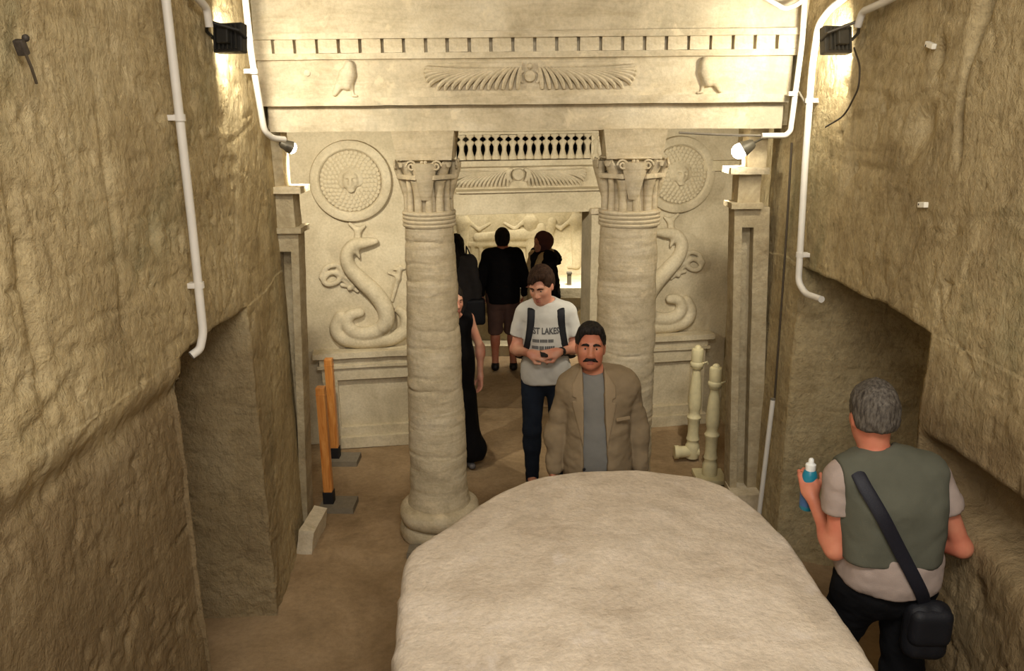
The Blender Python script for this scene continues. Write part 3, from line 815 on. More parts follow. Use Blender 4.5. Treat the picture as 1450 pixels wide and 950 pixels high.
# ---- chamber furniture: sarcophagus, relief figures, lamp
sar = empty('sarcophagus', (0, 10.5, -.12), label='garlanded stone sarcophagus at the back of the inner chamber', cat='sarcophagus')
rockbox((.05, .03, .28), (2.3, .8, .82), .08, .006, 5, 1).build('chest', MAT['chamber'], sar, True)
rockbox((.05, .0, .75), (2.44, .9, .13), .06, .006, 6, 2).build('lid', MAT['chamber'], sar, True)
rockbox((.05, -.5, .03), (2.7, .3, .14), .06, .008, 5, 3).build('step', MAT['chamber'], sar, True)
for k in range(5):
    cx = -.9+.48*k; pts = [(cx+.24*t, -.385, .58-.14*(1-(t)**2)) for t in np.linspace(-1, 1, 11)]
    MB().tube(pts, [.016+.016*(1-abs(t)) for t in np.linspace(-1, 1, 11)], 8).build('garland', MAT['chamber'], sar, True)
    MB().lathe([(.04, 0), (.04, .015), (.02, .03)], 14, (cx, -.37, .56), 'y').build('rosette', MAT['chamber'], sar, True)
def relief_fig(x, z0, h, kind, label, face):
    g = empty('relief_figure', (x, 10.95, z0), label=label, cat='relief'); s = h/1.0; f = S(); 
    if kind == 'stand':
        f.rc((0, .0, .05*s), (0, 0, .5*s), .07*s, .085*s); f.rc((0, 0, .5*s), (0, 0, .74*s), .075*s, .12*s, .05); f.ell((face*.02*s, -.01, .89*s), (.065*s, .05, .085*s))
        f.rc((face*.1*s, 0, .74*s), (face*.25*s, -.01, .62*s), .035*s, .03*s); f.rc((face*.25*s, -.01, .62*s), (face*.42*s, -.01, .72*s), .03*s, .024*s)
        f.rc((-face*.1*s, 0, .74*s), (-face*.16*s, 0, .5*s), .034*s, .026*s); f.rc((0, 0, .97*s), (-face*.03*s, 0, 1.08*s), .05*s, .03*s)
        f.rc((-.05*s, 0, .02), (face*.12*s, 0, .02), .03)
    elif kind == 'mummy':
        f.rc((-.42*s, 0, .46*s), (.40*s, 0, .50*s), .07*s, .1*s); f.ell((.5*s, -.01, .58*s), (.075*s, .05, .09*s))
        f.rc((-.55*s, 0, .36*s), (.6*s, 0, .36*s), .04*s, .05*s); f.rc((.6*s, 0, .36*s), (.66*s, 0, .68*s), .05*s, .07*s)
        for xx in (-.5, -.38, .42, .56): f.rc((xx*s, 0, .36*s), (xx*s, 0, .03*s), .032*s, .026*s)
        f.rc((-.55*s, 0, .38*s), (-.72*s, 0, .6*s), .02*s, .015*s)
    else:
        f.ell((0, 0, .5*s), (.12*s, .05, .16*s)); f.rc((0, 0, .5*s), (face*.4*s, 0, .62*s), .07*s, .02*s); f.rc((0, 0, .5*s), (-face*.4*s, 0, .62*s), .07*s, .02*s); f.ell((face*.05*s, -.01, .72*s), (.05*s, .04, .06*s))
    sdf_obj('carving', f, .016, MAT['chamber'], g).scale = (1, .45, 1)
relief_fig(-.25, .78, .95, 'mummy', 'low relief of a mummy on a lion bed on the chamber wall', 1)
relief_fig(-.85, .78, .88, 'stand', 'low relief standing figure beside the black hooded coat', 1)
relief_fig(.08, .80, .86, 'stand', 'low relief standing figure behind the mummy bed', -1)
relief_fig(.72, .78, .9, 'stand', 'low relief standing figure above the bright sarcophagus lid', -1)
lamp = empty('floor_lamp', (.58, 10.25, .69), label='small grey lamp post standing on the bright sarcophagus lid', cat='lamp')
MB().box((0, 0, .075), (.055, .055, .15), .006).build('post', MAT['lampgrey'], lamp)
MB().box((0, .0, .165), (.07, .07, .03), .006).build('head', MAT['lampgrey'], lamp)
area('chamber_light', (.66, 9.95, 1.75), (.68, 10.2, .72), .25, .12, 13, (1, .95, .84), 110)
area('chamber_light', (-.2, 10.3, 2.3), (-.2, 10.95, 1.1), 1.4, .12, 12, (1, .93, .78), 150)

# ================================================================== THINGS IN THE SHAFT
# ---- the big round-ended stone roof block over the lower stairs
out = [(-.40, 1.1), (-.42, 1.7), (-.45, 2.24), (-.49, 2.65), (-.50, 2.98), (-.42, 3.14), (-.31, 3.30), (-.19, 3.48), (-.05, 3.64), (.16, 3.76), (.42, 3.81), (.68, 3.785), (.93, 3.67), (1.05, 3.48), (1.125, 3.22), (1.16, 2.75), (1.17, 2.24), (1.17, 1.7), (1.16, 1.1)]
O = resample(smoothpath(out, 6), 170); cen = np.array([.36, 2.35])
O = np.concatenate([O, resample([O[-1], (1.1, 1.0), (-.34, 1.0), O[0]], 60)[1:-1]])
rings = [np.c_[O, np.full(len(O), z)] for z in np.linspace(-.05, 1.045, 26)]
for a in np.linspace(.25, math.pi/2, 6):
    d = .055*(1-math.cos(a)); v = O-cen; L = np.linalg.norm(v, axis=1)[:, None]
    rings.append(np.c_[cen+v*(1-d/L), np.full(len(O), 1.045+.055*math.sin(a))])
last = rings[-1][:, :2]
for s in np.r_[np.linspace(.97, .03, 42), .0005]:
    rings.append(np.c_[cen+(last-cen)*s, np.full(len(O), 1.10+.035*(1-s*s))])
R = np.concatenate(rings); n = len(O); m = len(rings)
i0 = (np.arange(m-1)[:, None]*n); j = np.arange(n)[None]
Q = np.stack([(i0+j).ravel(), (i0+(j+1) % n).ravel(), (i0+n+(j+1) % n).ravel(), (i0+n+j).ravel()], 1)
N = vnormals(R, Q); pit = np.minimum(0, fbm(R*9, 4, 5)+.16)*.045
R = R+N*(fbm(R*3, 4, 2)*.014+fbm(R*14, 3, 8)*.004+pit*np.clip(1-np.abs(N[:, 2]), .25, 1))[:, None]
tag(np_mesh('stone_slab', R, Q, MAT['slab']), 'large round-ended pale stone block filling the bottom of the picture', 'stone block')

# ---- conduits
def pipe(name, pts, r, label, mat='pvc', clips=(), group=None, cdir=(-1, 0, 0)):
    g = empty(name, pts[0], label=label, cat='pipe' if mat == 'pvc' else 'cable', group=group); o = Vector(pts[0])
    P = []
    for i, p in enumerate(pts):                                     # rounded bends
        p = Vector(p)
        if 0 < i < len(pts)-1:
            a = (Vector(pts[i-1])-p); b = (Vector(pts[i+1])-p); q = min(.05 if mat == 'pvc' else .2, a.length*.4, b.length*.4)
            a = p+a.normalized()*q; b = p+b.normalized()*q
            for k in range(6):
                t = k/5; P.append(a*(1-t)**2+p*2*t*(1-t)+b*t*t)
        else: P.append(p)
    MB().tube([p-o for p in P], r, 12).build('tube', MAT[mat], g, True)
    for c in clips:
        c = Vector(c)-o; k = MB()
        k.tube([c-Vector((0, 0, .014)), c+Vector((0, 0, .014))], r*1.28, 12); k.box(c+Vector(cdir)*r*1.6, (r*2.2, r*2.6, .024), .003)
        k.build('clip', MAT['pvc'], g, True)
    return g
pipe('conduit', [(-1.452, 3.46, 3.9), (-1.452, 3.46, 3.33), (-1.455, 3.465, 2.4), (-1.455, 3.45, 1.93), (-1.47, 3.43, 1.86), (-1.50, 3.40, 1.84)], .019,
     'white conduit running down the left rock wall to the niche corner', clips=((-1.452, 3.46, 2.87), (-1.455, 3.462, 2.15)))
pipe('conduit', [(-1.455, 3.62, 3.44), (-1.45, 3.83, 3.37), (-1.45, 3.89, 3.35), (-1.45, 3.90, 3.27)], .018, 'short white conduit bending down to the floodlight on the left wall')
pipe('conduit', [(-1.49, 4.57, 3.9), (-1.49, 4.57, 3.47), (-1.495, 4.60, 3.2), (-1.50, 4.72, 2.79), (-1.48, 4.80, 2.745), (-1.44, 4.9, 2.735)], .018,
     'white conduit down the left corner of the entablature to the spotlight', clips=((-1.495, 4.615, 3.11),))
pipe('conduit', [(1.58, 4.86, 3.9), (1.585, 4.86, 3.47), (1.59, 4.86, 3.25), (1.565, 4.86, 2.76), (1.54, 4.86, 2.735), (1.40, 4.86, 2.735)], .016,
     'white conduit down the right corner of the entablature turning under it', clips=((1.575, 4.86, 2.97),))
pipe('conduit', [(1.36, 4.89, 3.50), (1.48, 4.87, 3.43), (1.54, 4.85, 3.45), (1.62, 4.8, 3.52)], .014, 'white conduit sagging across the top right corner of the entablature')
pipe('conduit', [(1.655, 4.30, 3.46), (1.64, 4.6, 3.40), (1.625, 4.72, 3.33), (1.62, 4.745, 3.1), (1.62, 4.72, 2.6), (1.615, 4.64, 1.90), (1.63, 4.55, 1.85), (1.655, 4.36, 1.86)], .019,
     'white conduit running down the right rock wall to the niche roof', clips=((1.62, 4.74, 2.93), (1.618, 4.66, 2.06)), cdir=(1, 0, 0))
pipe('conduit', [(1.655, 3.5, 3.40), (1.65, 3.95, 3.35), (1.64, 4.16, 3.335), (1.635, 4.19, 3.27)], .018, 'white conduit along the right wall to the back of the floodlight')
pipe('thin_cable', [(.92, 4.90, 2.755), (1.2, 4.9, 2.74), (1.40, 4.87, 2.735)], .007, 'thin pale cable under the right end of the architrave', 'greycable')
pipe('hanging_cable', [(1.62, 4.17, 3.17), (1.615, 4.06, 3.08), (1.62, 4.06, 2.98), (1.62, 4.2, 2.85), (1.62, 4.45, 2.79)], .0045, 'dark cable looping down the right wall below the floodlight', 'cable')
pipe('thin_cable', [(1.615, 4.97, 2.69), (1.615, 4.92, 2.05), (1.62, 4.9, 1.07)], .007, 'dark thin cable running down beside the leaning white tube', 'cable')
pipe('thin_cable', [(1.585, 4.83, 2.98), (1.63, 4.72, 2.86)], .006, 'thin cable joining the two white conduits on the right', 'greycable')
t = empty('leaning_tube', (1.535, 4.79, -.03), label='thin white tube leaning against the rock right of the balusters', cat='tube')
MB().tube([(0, 0, 0), (.045, .02, 1.13)], .0155, 12).build('tube', MAT['pvc'], t, True)
MB().lathe([(.0155, 0), (.016, .01), (.010, .011)], 12, (.045, .02, 1.128)).build('tube_end', MAT['greycable'], t, True)

# ---- floodlights
def floodlight(loc, aim, label, mat, bracket_to, power):
    g = empty('floodlight', loc, label=label, cat='floodlight', group='black floodlights')
    q = Vector(aim).normalized().to_track_quat('-Y', 'Z').to_matrix()
    T = lambda p: q @ Vector(p)
    def bx(m, c, s, b=.006): m.box(T(c), s, b, q)
    m = MB(); bx(m, (0, 0, 0), (.155, .05, .135), .008); m.build('housing', mat, g)
    m = MB()
    for k in range(6): bx(m, (-.055+.022*k, .033, 0), (.006, .022, .11), .001)
    m.build('cooling_fins', mat, g)
    m = MB(); bx(m, (0, .046, 0), (.06, .05, .07), .006); m.build('driver_box', mat, g)
    m = MB(); bx(m, (0, -.027, 0), (.13, .004, .11), 0); m.build('glass', MAT['glow_hot'], g)
    m = MB(); b = Vector(bracket_to)-Vector(loc); m.tube([T((-.085, 0, 0)), T((-.085, .06, .02)), b], .008, 8); m.tube([T((.085, 0, 0)), T((.085, .06, .02)), b], .008, 8)
    m.build('bracket', mat, g, True)
    L = Vector(loc)+Vector(aim).normalized()*.034
    o = area('floodlight_beam', L, L+Vector(aim), .13, .11, power, (1, .93, .77))
    return g
floodlight((-1.40, 4.02, 3.23), (.22, .95, -.16), 'black floodlight on the left wall beside the white conduit elbow', MAT['lampblack'], (-1.47, 3.93, 3.3), 9.5)
floodlight((1.575, 4.30, 3.215), (-.22, .95, -.2), 'dark floodlight on the right wall with the looping cable', MAT['lampgrey'], (1.65, 4.2, 3.3), 9.5)
# ---- small spotlights at the ends of the architrave
def spotlight(loc, aim, label, mount, r, power, hot):
    g = empty('spotlight', loc, label=label, cat='spotlight', group='small round spotlights')
    d = Vector(aim).normalized(); R = d.to_track_quat('Z', 'Y').to_matrix()
    m = MB().lathe([(r*.45, -.075), (r*.7, -.06), (r, -.012), (r*1.08, 0), (r*1.0, .003)], 20)
    for v in m.bm.verts: v.co = R @ v.co
    m.build('lamp_head', MAT['lampgrey'], g, True)
    m = MB().lathe([(r*.97, .002), (r*.9, r*.4), (r*.6, r*.72), (.001, r*.85)], 20)
    for v in m.bm.verts: v.co = R @ v.co
    if hot == 'glow_hot': m.ball(d*r*.55, r*1.0, 16)
    m.build('lens', MAT[hot], g, True)
    MB().tube([Vector(mount)-Vector(loc), d*-.07], .008, 8).build('arm', MAT['lampgrey'], g, True)
    spot('spotlight_beam', Vector(loc)+d*r*.6+Vector((.05*np.sign(d.x), r*1.3+.02, 0)), Vector(loc)+Vector((.25*np.sign(d.x), 1.0, -.36)), power, 116, .45, .015, (1, .94, .8))
spotlight((-1.445, 5.05, 2.68), (.72, .50, -.42), 'small glowing spotlight at the left end of the architrave', (-1.50, 4.97, 2.74), .038, 74, 'glow')
spotlight((1.345, 5.05, 2.65), (-.75, .12, -.45), 'small bright spotlight at the right end of the architrave', (1.48, 4.98, 2.74), .046, 74, 'glow_hot')

# ---- orange wooden barrier posts
def wood_post(loc, h, label, lean):
    g = empty('wooden_post', loc, label=label, cat='post', group='orange wooden barrier posts')
    R = Euler((0, lean, 0))
    m = rockbox((.07, .0, .022), (.26, .2, .045), .03, .004, 12, 4); m.build('foot', MAT['concrete'], g, True)
    MB().box((0, 0, .09), (.078, .078, .1), .006).build('socket', MAT['rubber'], g)
    MB().box((0, 0, .12+(h-.12)/2), (.066, .066, h-.12), .008).build('shaft', MAT['wood'], g)
    MB().box((0, 0, h-.055), (.070, .070, .006), .001).build('groove', MAT['wood'], g)
    return g
wood_post((-1.49, 5.46, 0), .97, 'nearer orange wooden barrier post on a grey foot', 0)
wood_post((-1.63, 6.28, 0), .93, 'farther orange wooden barrier post against the serpent podium', 0)
# ---- cream turned balusters
def baluster(loc, h, label, foot):
    g = empty('baluster', loc, label=label, cat='post', group='cream turned barrier posts')
    if foot == 'plate': MB().box((0, 0, .02), (.24, .24, .04), .006).build('base_plate', MAT['cream'], g)
    else:
        m = MB().tube([(-.14, -.02, .075), (.05, 0, .075)], .05, 16); m.build('elbow_foot', MAT['cream'], g, True); MB().lathe([(.058, 0), (.058, .035)], 16, (-.155, -.02, .075), 'x').build('foot_collar', MAT['cream'], g, True)
    P = [(.055, .02), (.06, .05), (.06, .13), (.05, .15), (.046, .17), (.056, .19), (.05, .21), (.046, .25), (.05, .36), (.058, .375), (.06, .39), (.05, .405), (.042, .43),
         (.05, .46), (.056, .50), (.054, .58), (.044, .70), (.036, h-.24), (.034, h-.21), (.046, h-.2), (.05, h-.19)]
    MB().lathe(P, 20).build('turned_shaft', MAT['cream'], g, True)
    m = MB().lathe([(.046, h-.19), (.056, h-.175), (.056, h-.15), (.048, h-.14), (.05, h-.12), (.05, h-.04), (.045, h-.03), (.03, h-.025), (.026, h-.01), (.012, h)], 20); m.build('finial', MAT['cream'], g, True)
    MB().tube([(.04, -.03, h-.15), (.075, -.04, h-.13), (.08, -.04, h-.15)], .007, 8).build('hook', MAT['cream'], g, True)
    return g
baluster((1.49, 5.94, 0), .98, 'nearer cream turned baluster on a square base plate', 'plate')
baluster((1.425, 6.32, 0), 1.02, 'farther cream turned baluster with a round side foot', 'elbow')

# ---- loose stones, tags, fittings
tag(rockbox((0, 0, .09), (.10, .36, .20), .025, .014, 7, 6).build('loose_stone', MAT['block'], None, True, (-1.515, 5.0, -.03), (0, .18, -.03)), 'pale oblong stone lying at the foot of the left rock wall', 'stone')
tag(rockbox((0, 0, .15), (.24, .22, .34), .035, .035, 5, 9).build('loose_stone', MAT['block'], None, True, (1.56, 5.17, -.02)), 'pale stone lump at the foot of the right pilaster', 'stone')
tag(rockbox((0, 0, .03), (.16, .12, .09), .02, .02, 9, 12).build('loose_stone', MAT['concrete'], None, True, (-.72, 4.80, -.035)), 'small dark stone on the floor beside the left column', 'stone')
def tagbox(loc, size, label, rx=0):
    g = empty('wall_tag', loc, label=label, cat='tag', group='white tags on the right wall')
    MB().box((0, 0, 0), size, .004, Euler((rx, 0, 0))).build('plate', MAT['tag'], g)
    MB().ball((-.008, size[1]*.3, 0), (.004, .006, .006), 8).build('screw', MAT['rust'], g)
tagbox((1.695, 3.55, 3.135), (.02, .07, .022), 'small white tag on the right wall beside the floodlight cable', .25)
tagbox((1.70, 3.45, 2.485), (.02, .06, .024), 'small white tag halfway up the right wall above the niche', -.1)
g = empty('wall_fitting', (-1.47, 2.45, 3.075), label='small dark metal fitting with wire at the top of the left wall', cat='fitting')
MB().box((0, 0, 0), (.03, .022, .045), .004, Euler((.4, 0, 0))).build('bracket', MAT['rust'], g)
MB().ball((.015, .004, .026), .011, 10).build('cap', MAT['rust'], g, True)
MB().tube([(.01, 0, -.02), (.015, .01, -.06), (.01, .03, -.10)], .005, 6).build('wire', MAT['cable'], g, True)

# ================================================================== PEOPLE
def A(*a): return np.array(a, dtype=float)
def frame(fwd, nrm):
    """columns: side, forward, palm normal"""
    f = np.array(fwd, float); f /= np.linalg.norm(f); n = np.array(nrm, float); n -= f*(n@f); n /= np.linalg.norm(n)
    return np.stack([np.cross(f, n), f, n], 1)
class Fig:
    """a standing figure that faces -y, its joints given in metres for a 1.74 m body; x is the viewer's right"""
    def __init__(s, sc=1.0, **over):
        s.sc = sc
        J = dict(pelvis=A(0, 0, .95), waist=A(0, 0, 1.10), chest=A(0, 0, 1.30), neck=A(0, .015, 1.47), head=A(0, -.015, 1.62),
                 shL=A(.178, .01, 1.425), shR=A(-.178, .01, 1.425), elL=A(.235, .03, 1.14), elR=A(-.235, .03, 1.14),
                 wrL=A(.25, -.03, .90), wrR=A(-.25, -.03, .90), hiL=A(.09, 0, .92), hiR=A(-.09, 0, .92), knL=A(.10, -.01, .50), knR=A(-.10, -.01, .50),
                 anL=A(.10, .03, .085), anR=A(-.10, .03, .085))
        J.update({k: A(*v) for k, v in over.items()})
        s.J = {k: v*sc for k, v in J.items()}
    def torso(s, f, e=0, wide=1, k=.06):
        J, c = s.J, s.sc
        f.ell(J['pelvis'], ((.163*wide+e)*c, (.118+e)*c, (.14+e)*c), k=k)
        f.ell(J['waist'], ((.148*wide+e)*c, (.108+e)*c, (.19+e)*c), k=k)
        f.ell(J['chest'], ((.168*wide+e)*c, (.118+e)*c, (.20+e)*c), k=k)
        a, b = J['shL']*.92+J['shR']*.08, J['shR']*.92+J['shL']*.08
        f.rc(a, b, (.058+e)*c, k=k)
        for h in (a, b): f.rc(J['neck']+A(0, 0, -.02)*c, h+A(0, 0, .005), (.052+e*.6)*c, (.045+e)*c, k=k)
    def neckp(s, f, e=0): f.rc(s.J['neck']+A(0, .005, -.05)*s.sc, s.J['head']+A(0, .02, -.06)*s.sc, (.058+e)*s.sc, (.053+e)*s.sc, k=.03)
    def arm(s, f, side, e=0, k=.04, upto=1.0, r=1.0):
        J, c = s.J, s.sc; a, b, w = J['sh'+side], J['el'+side], J['wr'+side]
        f.rc(a, b, (.050*r+e)*c, (.040*r+e)*c, k=k)
        w2 = b+(w-b)*upto
        f.rc(b, w2, (.041*r+e)*c, ((.041+(.027-.041)*upto)*r+e)*c, k=.03)
        f.ell(b+(w-b)*.22, ((.043*r+e)*c,)*3, k=.04)
    def leg(s, f, side, e=0, k=.05, upto=1.0):
        J, c = s.J, s.sc; h, n, a = J['hi'+side], J['kn'+side], J['an'+side]
        f.rc(h, n, (.085+e)*c, (.056+e)*c, k=k); f.rc(n, n+(a-n)*upto, (.056+e)*c, (.040+e)*c, k=.03)
        f.ell(n+(a-n)*.28+A(0, .018, 0)*c, ((.053+e)*c, (.053+e)*c, .11*c), k=.04)
    def headp(s, f, R, jaw=1.0):
        c = s.sc; o = s.J['head']; R = np.array(R)
        P = lambda x, y, z: o+R@(A(x, y, z)*c)
        E = lambda p, r, **k: f.ell(P(*p), A(*r)*c, R=R, **k)
        E((0, .018, .03), (.074, .094, .092), k=.03); E((0, -.02, -.03), (.064, .074, .092), k=.05)
        E((0, -.035, -.080), (.048*jaw, .05, .038), k=.04); E((0, -.072, -.105), (.021, .018, .016), k=.03)
        for x in (-1, 1):
            E((x*.037, -.060, -.030), (.024, .022, .022), k=.03)
            f.rc(P(x*.014, -.083, .020), P(x*.044, -.072, .022), .012*c, .010*c, k=.02)
            E((x*.031, -.099, -.004), (.018, .016, .011), op='s', k=.014)
            E((x*.031, -.073, -.006), (.0135, .012, .011), k=.006)
            E((x*.076, .012, -.018), (.010, .019, .032), k=.012)
            E((x*.013, -.097, -.048), (.010, .011, .009), k=.01)
        f.rc(P(0, -.086, .004), P(0, -.109, -.040), .008*c, .0125*c, k=.018)
        E((0, -.089, -.073), (.023, .011, .006), k=.008); E((0, -.087, -.085), (.020, .012, .0065), k=.008)
        E((0, -.102, -.0787), (.026, .008, .0022), op='s', k=.004)
    def hand(s, f, wrist, fwd, nrm, thumb=1, curl=.35, spread=.0, tuck=.5):
        """palm, four fingers of their own lengths and a thumb; thumb=+1/-1: side of the thumb"""
        c = s.sc; F = frame(fwd, nrm); w = np.array(wrist, float)
        P = lambda x, y, z: w+F@(A(x, y, z)*c)
        f.box(P(0, .05, 0), A(.038, .047, .013)*c, .012*c, F, k=.02); f.rc(w, P(0, .02, 0), .026*c, .024*c, k=.02)
        for i, (x, L) in enumerate(((.029, .070), (.0098, .080), (-.0098, .074), (-.029, .058))):
            a = P(x*thumb, .085, 0); d = 0; p = a; fr = 1.0
            for j, (q, rr) in enumerate(((.45, .0088), (.32, .0082), (.23, .0074))):
                d += curl*(.8 if j == 0 else 1.1)
                dv = F@A((x*thumb)*spread*8, math.cos(d), math.sin(d)); nx = p+dv*L*q*c
                f.rc(p, nx, rr*c, (rr-.0006)*c, k=.005); p = nx
        a = P(.026*thumb, .022, .004); b = P(.052*thumb, .052, .014+.012*tuck); e = P((.058-.018*tuck)*thumb, .084, .022+.014*tuck)
        f.rc(a, b, .0145*c, .0112*c, k=.012); f.rc(b, e, .0108*c, .0088*c, k=.006)
    def hair(s, R, e=.014, front=.058, nape=-.06, locks=()):
        c = s.sc; o = s.J['head']; R = np.array(R); f = S(); P = lambda x, y, z: o+R@(A(x, y, z)*c)
        f.ell(P(0, .02, .034), A(.074+e, .094+e, .092+e*1.15)*c, R=R)
        f.ell(P(0, .045, -.02), A(.068+e*.6, .062+e*.6, .07)*c, R=R, k=.03)
        f.box(P(0, -.115, front-.105), A(.0615, .078, .105)*c, .022*c, R, op='s', k=.012)
        f.fun(lambda Q: ((Q-o)@R[:, 2]/c*-1+nape-.12*np.clip(-((Q-o)@R[:, 1])/c+.03, 0, 1)*-1.2).astype(f32), .012)
        for x in (-1, 1): f.ell(P(x*.088, .005, -.03), A(.022, .022, .036)*c, R=R, op='s', k=.01)
        for a, b, r1, r2 in locks: f.rc(P(*a), P(*b), r1*c, r2*c, k=.014)
        return f
def rotm(yaw=0, pitch=0, roll=0):
    """yaw>0 turns the face to the viewer's right, pitch>0 nods down, roll>0 tilts to the viewer's right"""
    return np.array(Matrix.Rotation(yaw, 3, 'Z') @ Matrix.Rotation(pitch, 3, 'X') @ Matrix.Rotation(roll, 3, 'Y'))
def eyes(fig, R, root, iris):
    o = fig.J['head']; c = fig.sc; R = np.array(R)
    for x in (-1, 1):
        p = o+R@(A(x*.031, -.0765, -.006)*c)
        e = MB().ball(p, .0105*c, 12).build('eye', MAT['eyewhite'], root, True)
        q = o+R@(A(x*.031, -.0843, -.0055)*c)
        MB().ball(q, .0058*c, 8).build('iris', iris, e, True)
def brows(fig, R, root, mat, t=.0055, tilt=.004):
    o = fig.J['head']; c = fig.sc; R = np.array(R)
    for x in (-1, 1):
        P = [o+R@(A(x*a, y, z)*c) for a, y, z in ((.011, -.0965, .0135), (.026, -.0955, .0175+tilt*.5), (.042, -.088, .0165), (.052, -.079, .0105))]
        MB().tube(P, [t*c, t*1.15*c, t*.9*c, t*.4*c], 8).build('eyebrow', mat, root, True)
def lips(fig, R, root, mat):
    o = fig.J['head']; c = fig.sc; R = np.array(R)
    for z, r in ((-.0735, .0042), (-.0845, .0050)):
        P = [o+R@(A(x, y, z+(.0012 if abs(x) < .01 else 0))*c) for x, y in ((-.021, -.0905), (-.011, -.0985), (0, -.1005), (.011, -.0985), (.021, -.0905))]
        MB().tube(P, [r*.35*c, r*c, r*.95*c, r*c, r*.35*c], 8).build('lip', mat, root, True)
def shoe(fig, side, root, mat, yaw=0, sole=None):
    a = fig.J['an'+side]; c = fig.sc; d = A(math.sin(yaw)*-1, -math.cos(yaw), 0); g = A(a[0], a[1], 0)
    f = S(); z = a[2]-.085*c
    f.rc(g-d*.045*c+A(0, 0, z+.045*c), g+d*.08*c+A(0, 0, z+.040*c), .042*c, .040*c, .03); f.rc(g+d*.08*c+A(0, 0, z+.038*c), g+d*.17*c+A(0, 0, z+.032*c), .043*c, .032*c, .03)
    f.rc(g-d*.02*c+A(0, 0, z+.05*c), a+A(0, 0, .0), .045*c, .044*c, .03)
    f.plane((0, 0, z+.004), (0, 0, -1)); f.plane((0, 0, z+.10*c), (0, 0, 1))
    return sdf_obj('shoe', f, .009, mat, root)
def trousers(fig, root, mat, e=.018, top=1.02, upto=.93, h=.009, wr=.006, hem=None):
    f = S(); c = fig.sc; J = fig.J
    f.ell(J['pelvis'], (.163*c+e, .118*c+e, .15*c+e), k=.06); f.ell(J['waist'], (.148*c+e, .108*c+e, .18*c), k=.06)
    for sd in 'LR': fig.leg(f, sd, e/c, .06 if sd == 'L' else .02, upto)
    f.plane((0, 0, top*c), (0, 0, 1))
    if hem: f.plane((0, 0, hem), (0, 0, -1))
    return sdf_obj('trousers', f, h, mat, root, wr, (14, 14, 20), 5)
def sleeve(fig, side, e0, e1, frac, k=.02):
    J = fig.J; a, b = J['sh'+side], J['el'+side]; f = S(); c = fig.sc
    t = a+(b-a)*frac
    f.rc(a, t+(b-a)*.12, (.05+e0)*c, (.043+e1)*c, k=k); f.plane(t, b-a, .006)
    return f
MAT['eyewhite'] = plain('eye_white', srgb(176, 164, 152), .3, var=.02, spec=.5)
MAT['iris'] = plain('dark_iris', srgb(38, 26, 18), .25, var=.1, spec=.6)
MAT['hair_black'] = hairmat('black_hair', srgb(20, 17, 15), srgb(48, 41, 36))
MAT['hair_brown'] = hairmat('brown_hair', srgb(34, 23, 17), srgb(66, 46, 33))
MAT['hair_grey'] = hairmat('grey_hair', srgb(56, 50, 45), srgb(104, 97, 87))
MAT['skin_tan'] = skin('tanned_skin', srgb(176, 116, 88), srgb(170, 96, 72))
MAT['skin_fair'] = skin('fair_skin', srgb(196, 146, 118), srgb(190, 122, 98))
MAT['skin_red'] = skin('flushed_skin', srgb(196, 128, 100), srgb(186, 104, 80))
MAT['lip'] = plain('lips', srgb(150, 84, 70), .45, var=.08)
MAT['jacket'] = cloth('tan_linen', srgb(132, 115, 90), .12)
MAT['jacket_edge'] = cloth('tan_linen_lapel', srgb(140, 122, 96), .1)
MAT['grey_tee'] = cloth('grey_knit', srgb(118, 116, 110), .1)
MAT['white_tee'] = cloth('pale_grey_cotton', srgb(186, 182, 172), .06)
MAT['print'] = cloth('shirt_print', srgb(84, 82, 80), .1)
MAT['jeans'] = cloth('dark_denim', srgb(30, 36, 46), .2)
MAT['black'] = cloth('black_fabric', srgb(16, 14, 15), .2)
MAT['blacktrouser'] = cloth('black_trouser_cloth', srgb(20, 20, 22), .2)
MAT['darkgrey'] = cloth('dark_grey_fleece', srgb(54, 50, 48), .15)
MAT['brown_shorts'] = cloth('brown_cloth', srgb(84, 62, 54), .12)
MAT['hijab'] = cloth('maroon_scarf_cloth', srgb(88, 56, 52), .15)
MAT['beige'] = cloth('beige_scarf_cloth', srgb(190, 164, 118), .1)
MAT['vestcloth'] = cloth('olive_grey_cloth', srgb(86, 86, 74), .08)
MAT['pinktee'] = cloth('pinkish_grey_cotton', srgb(158, 142, 132), .12)
MAT['nylon'] = plain('black_nylon', srgb(22, 22, 26), .6, bump=.2, scale=60)
MAT['strapnylon'] = plain('dark_strap_webbing', srgb(26, 26, 34), .55, bump=.2, scale=90)
MAT['shoe_black'] = plain('black_shoe_leather', srgb(24, 20, 18), .5)
MAT['shoe_grey'] = plain('grey_shoe_cloth', srgb(98, 94, 92), .7)
MAT['teal'] = plain('teal_plastic', srgb(36, 120, 142), .35, var=.06)
MAT['bluelabel'] = plain('blue_label', srgb(64, 96, 140), .4, var=.1)
MAT['white_plastic'] = plain('white_plastic', srgb(226, 226, 220), .4, var=.03)
MAT['phone'] = plain('phone_black', srgb(22, 22, 24), .25, spec=.6)

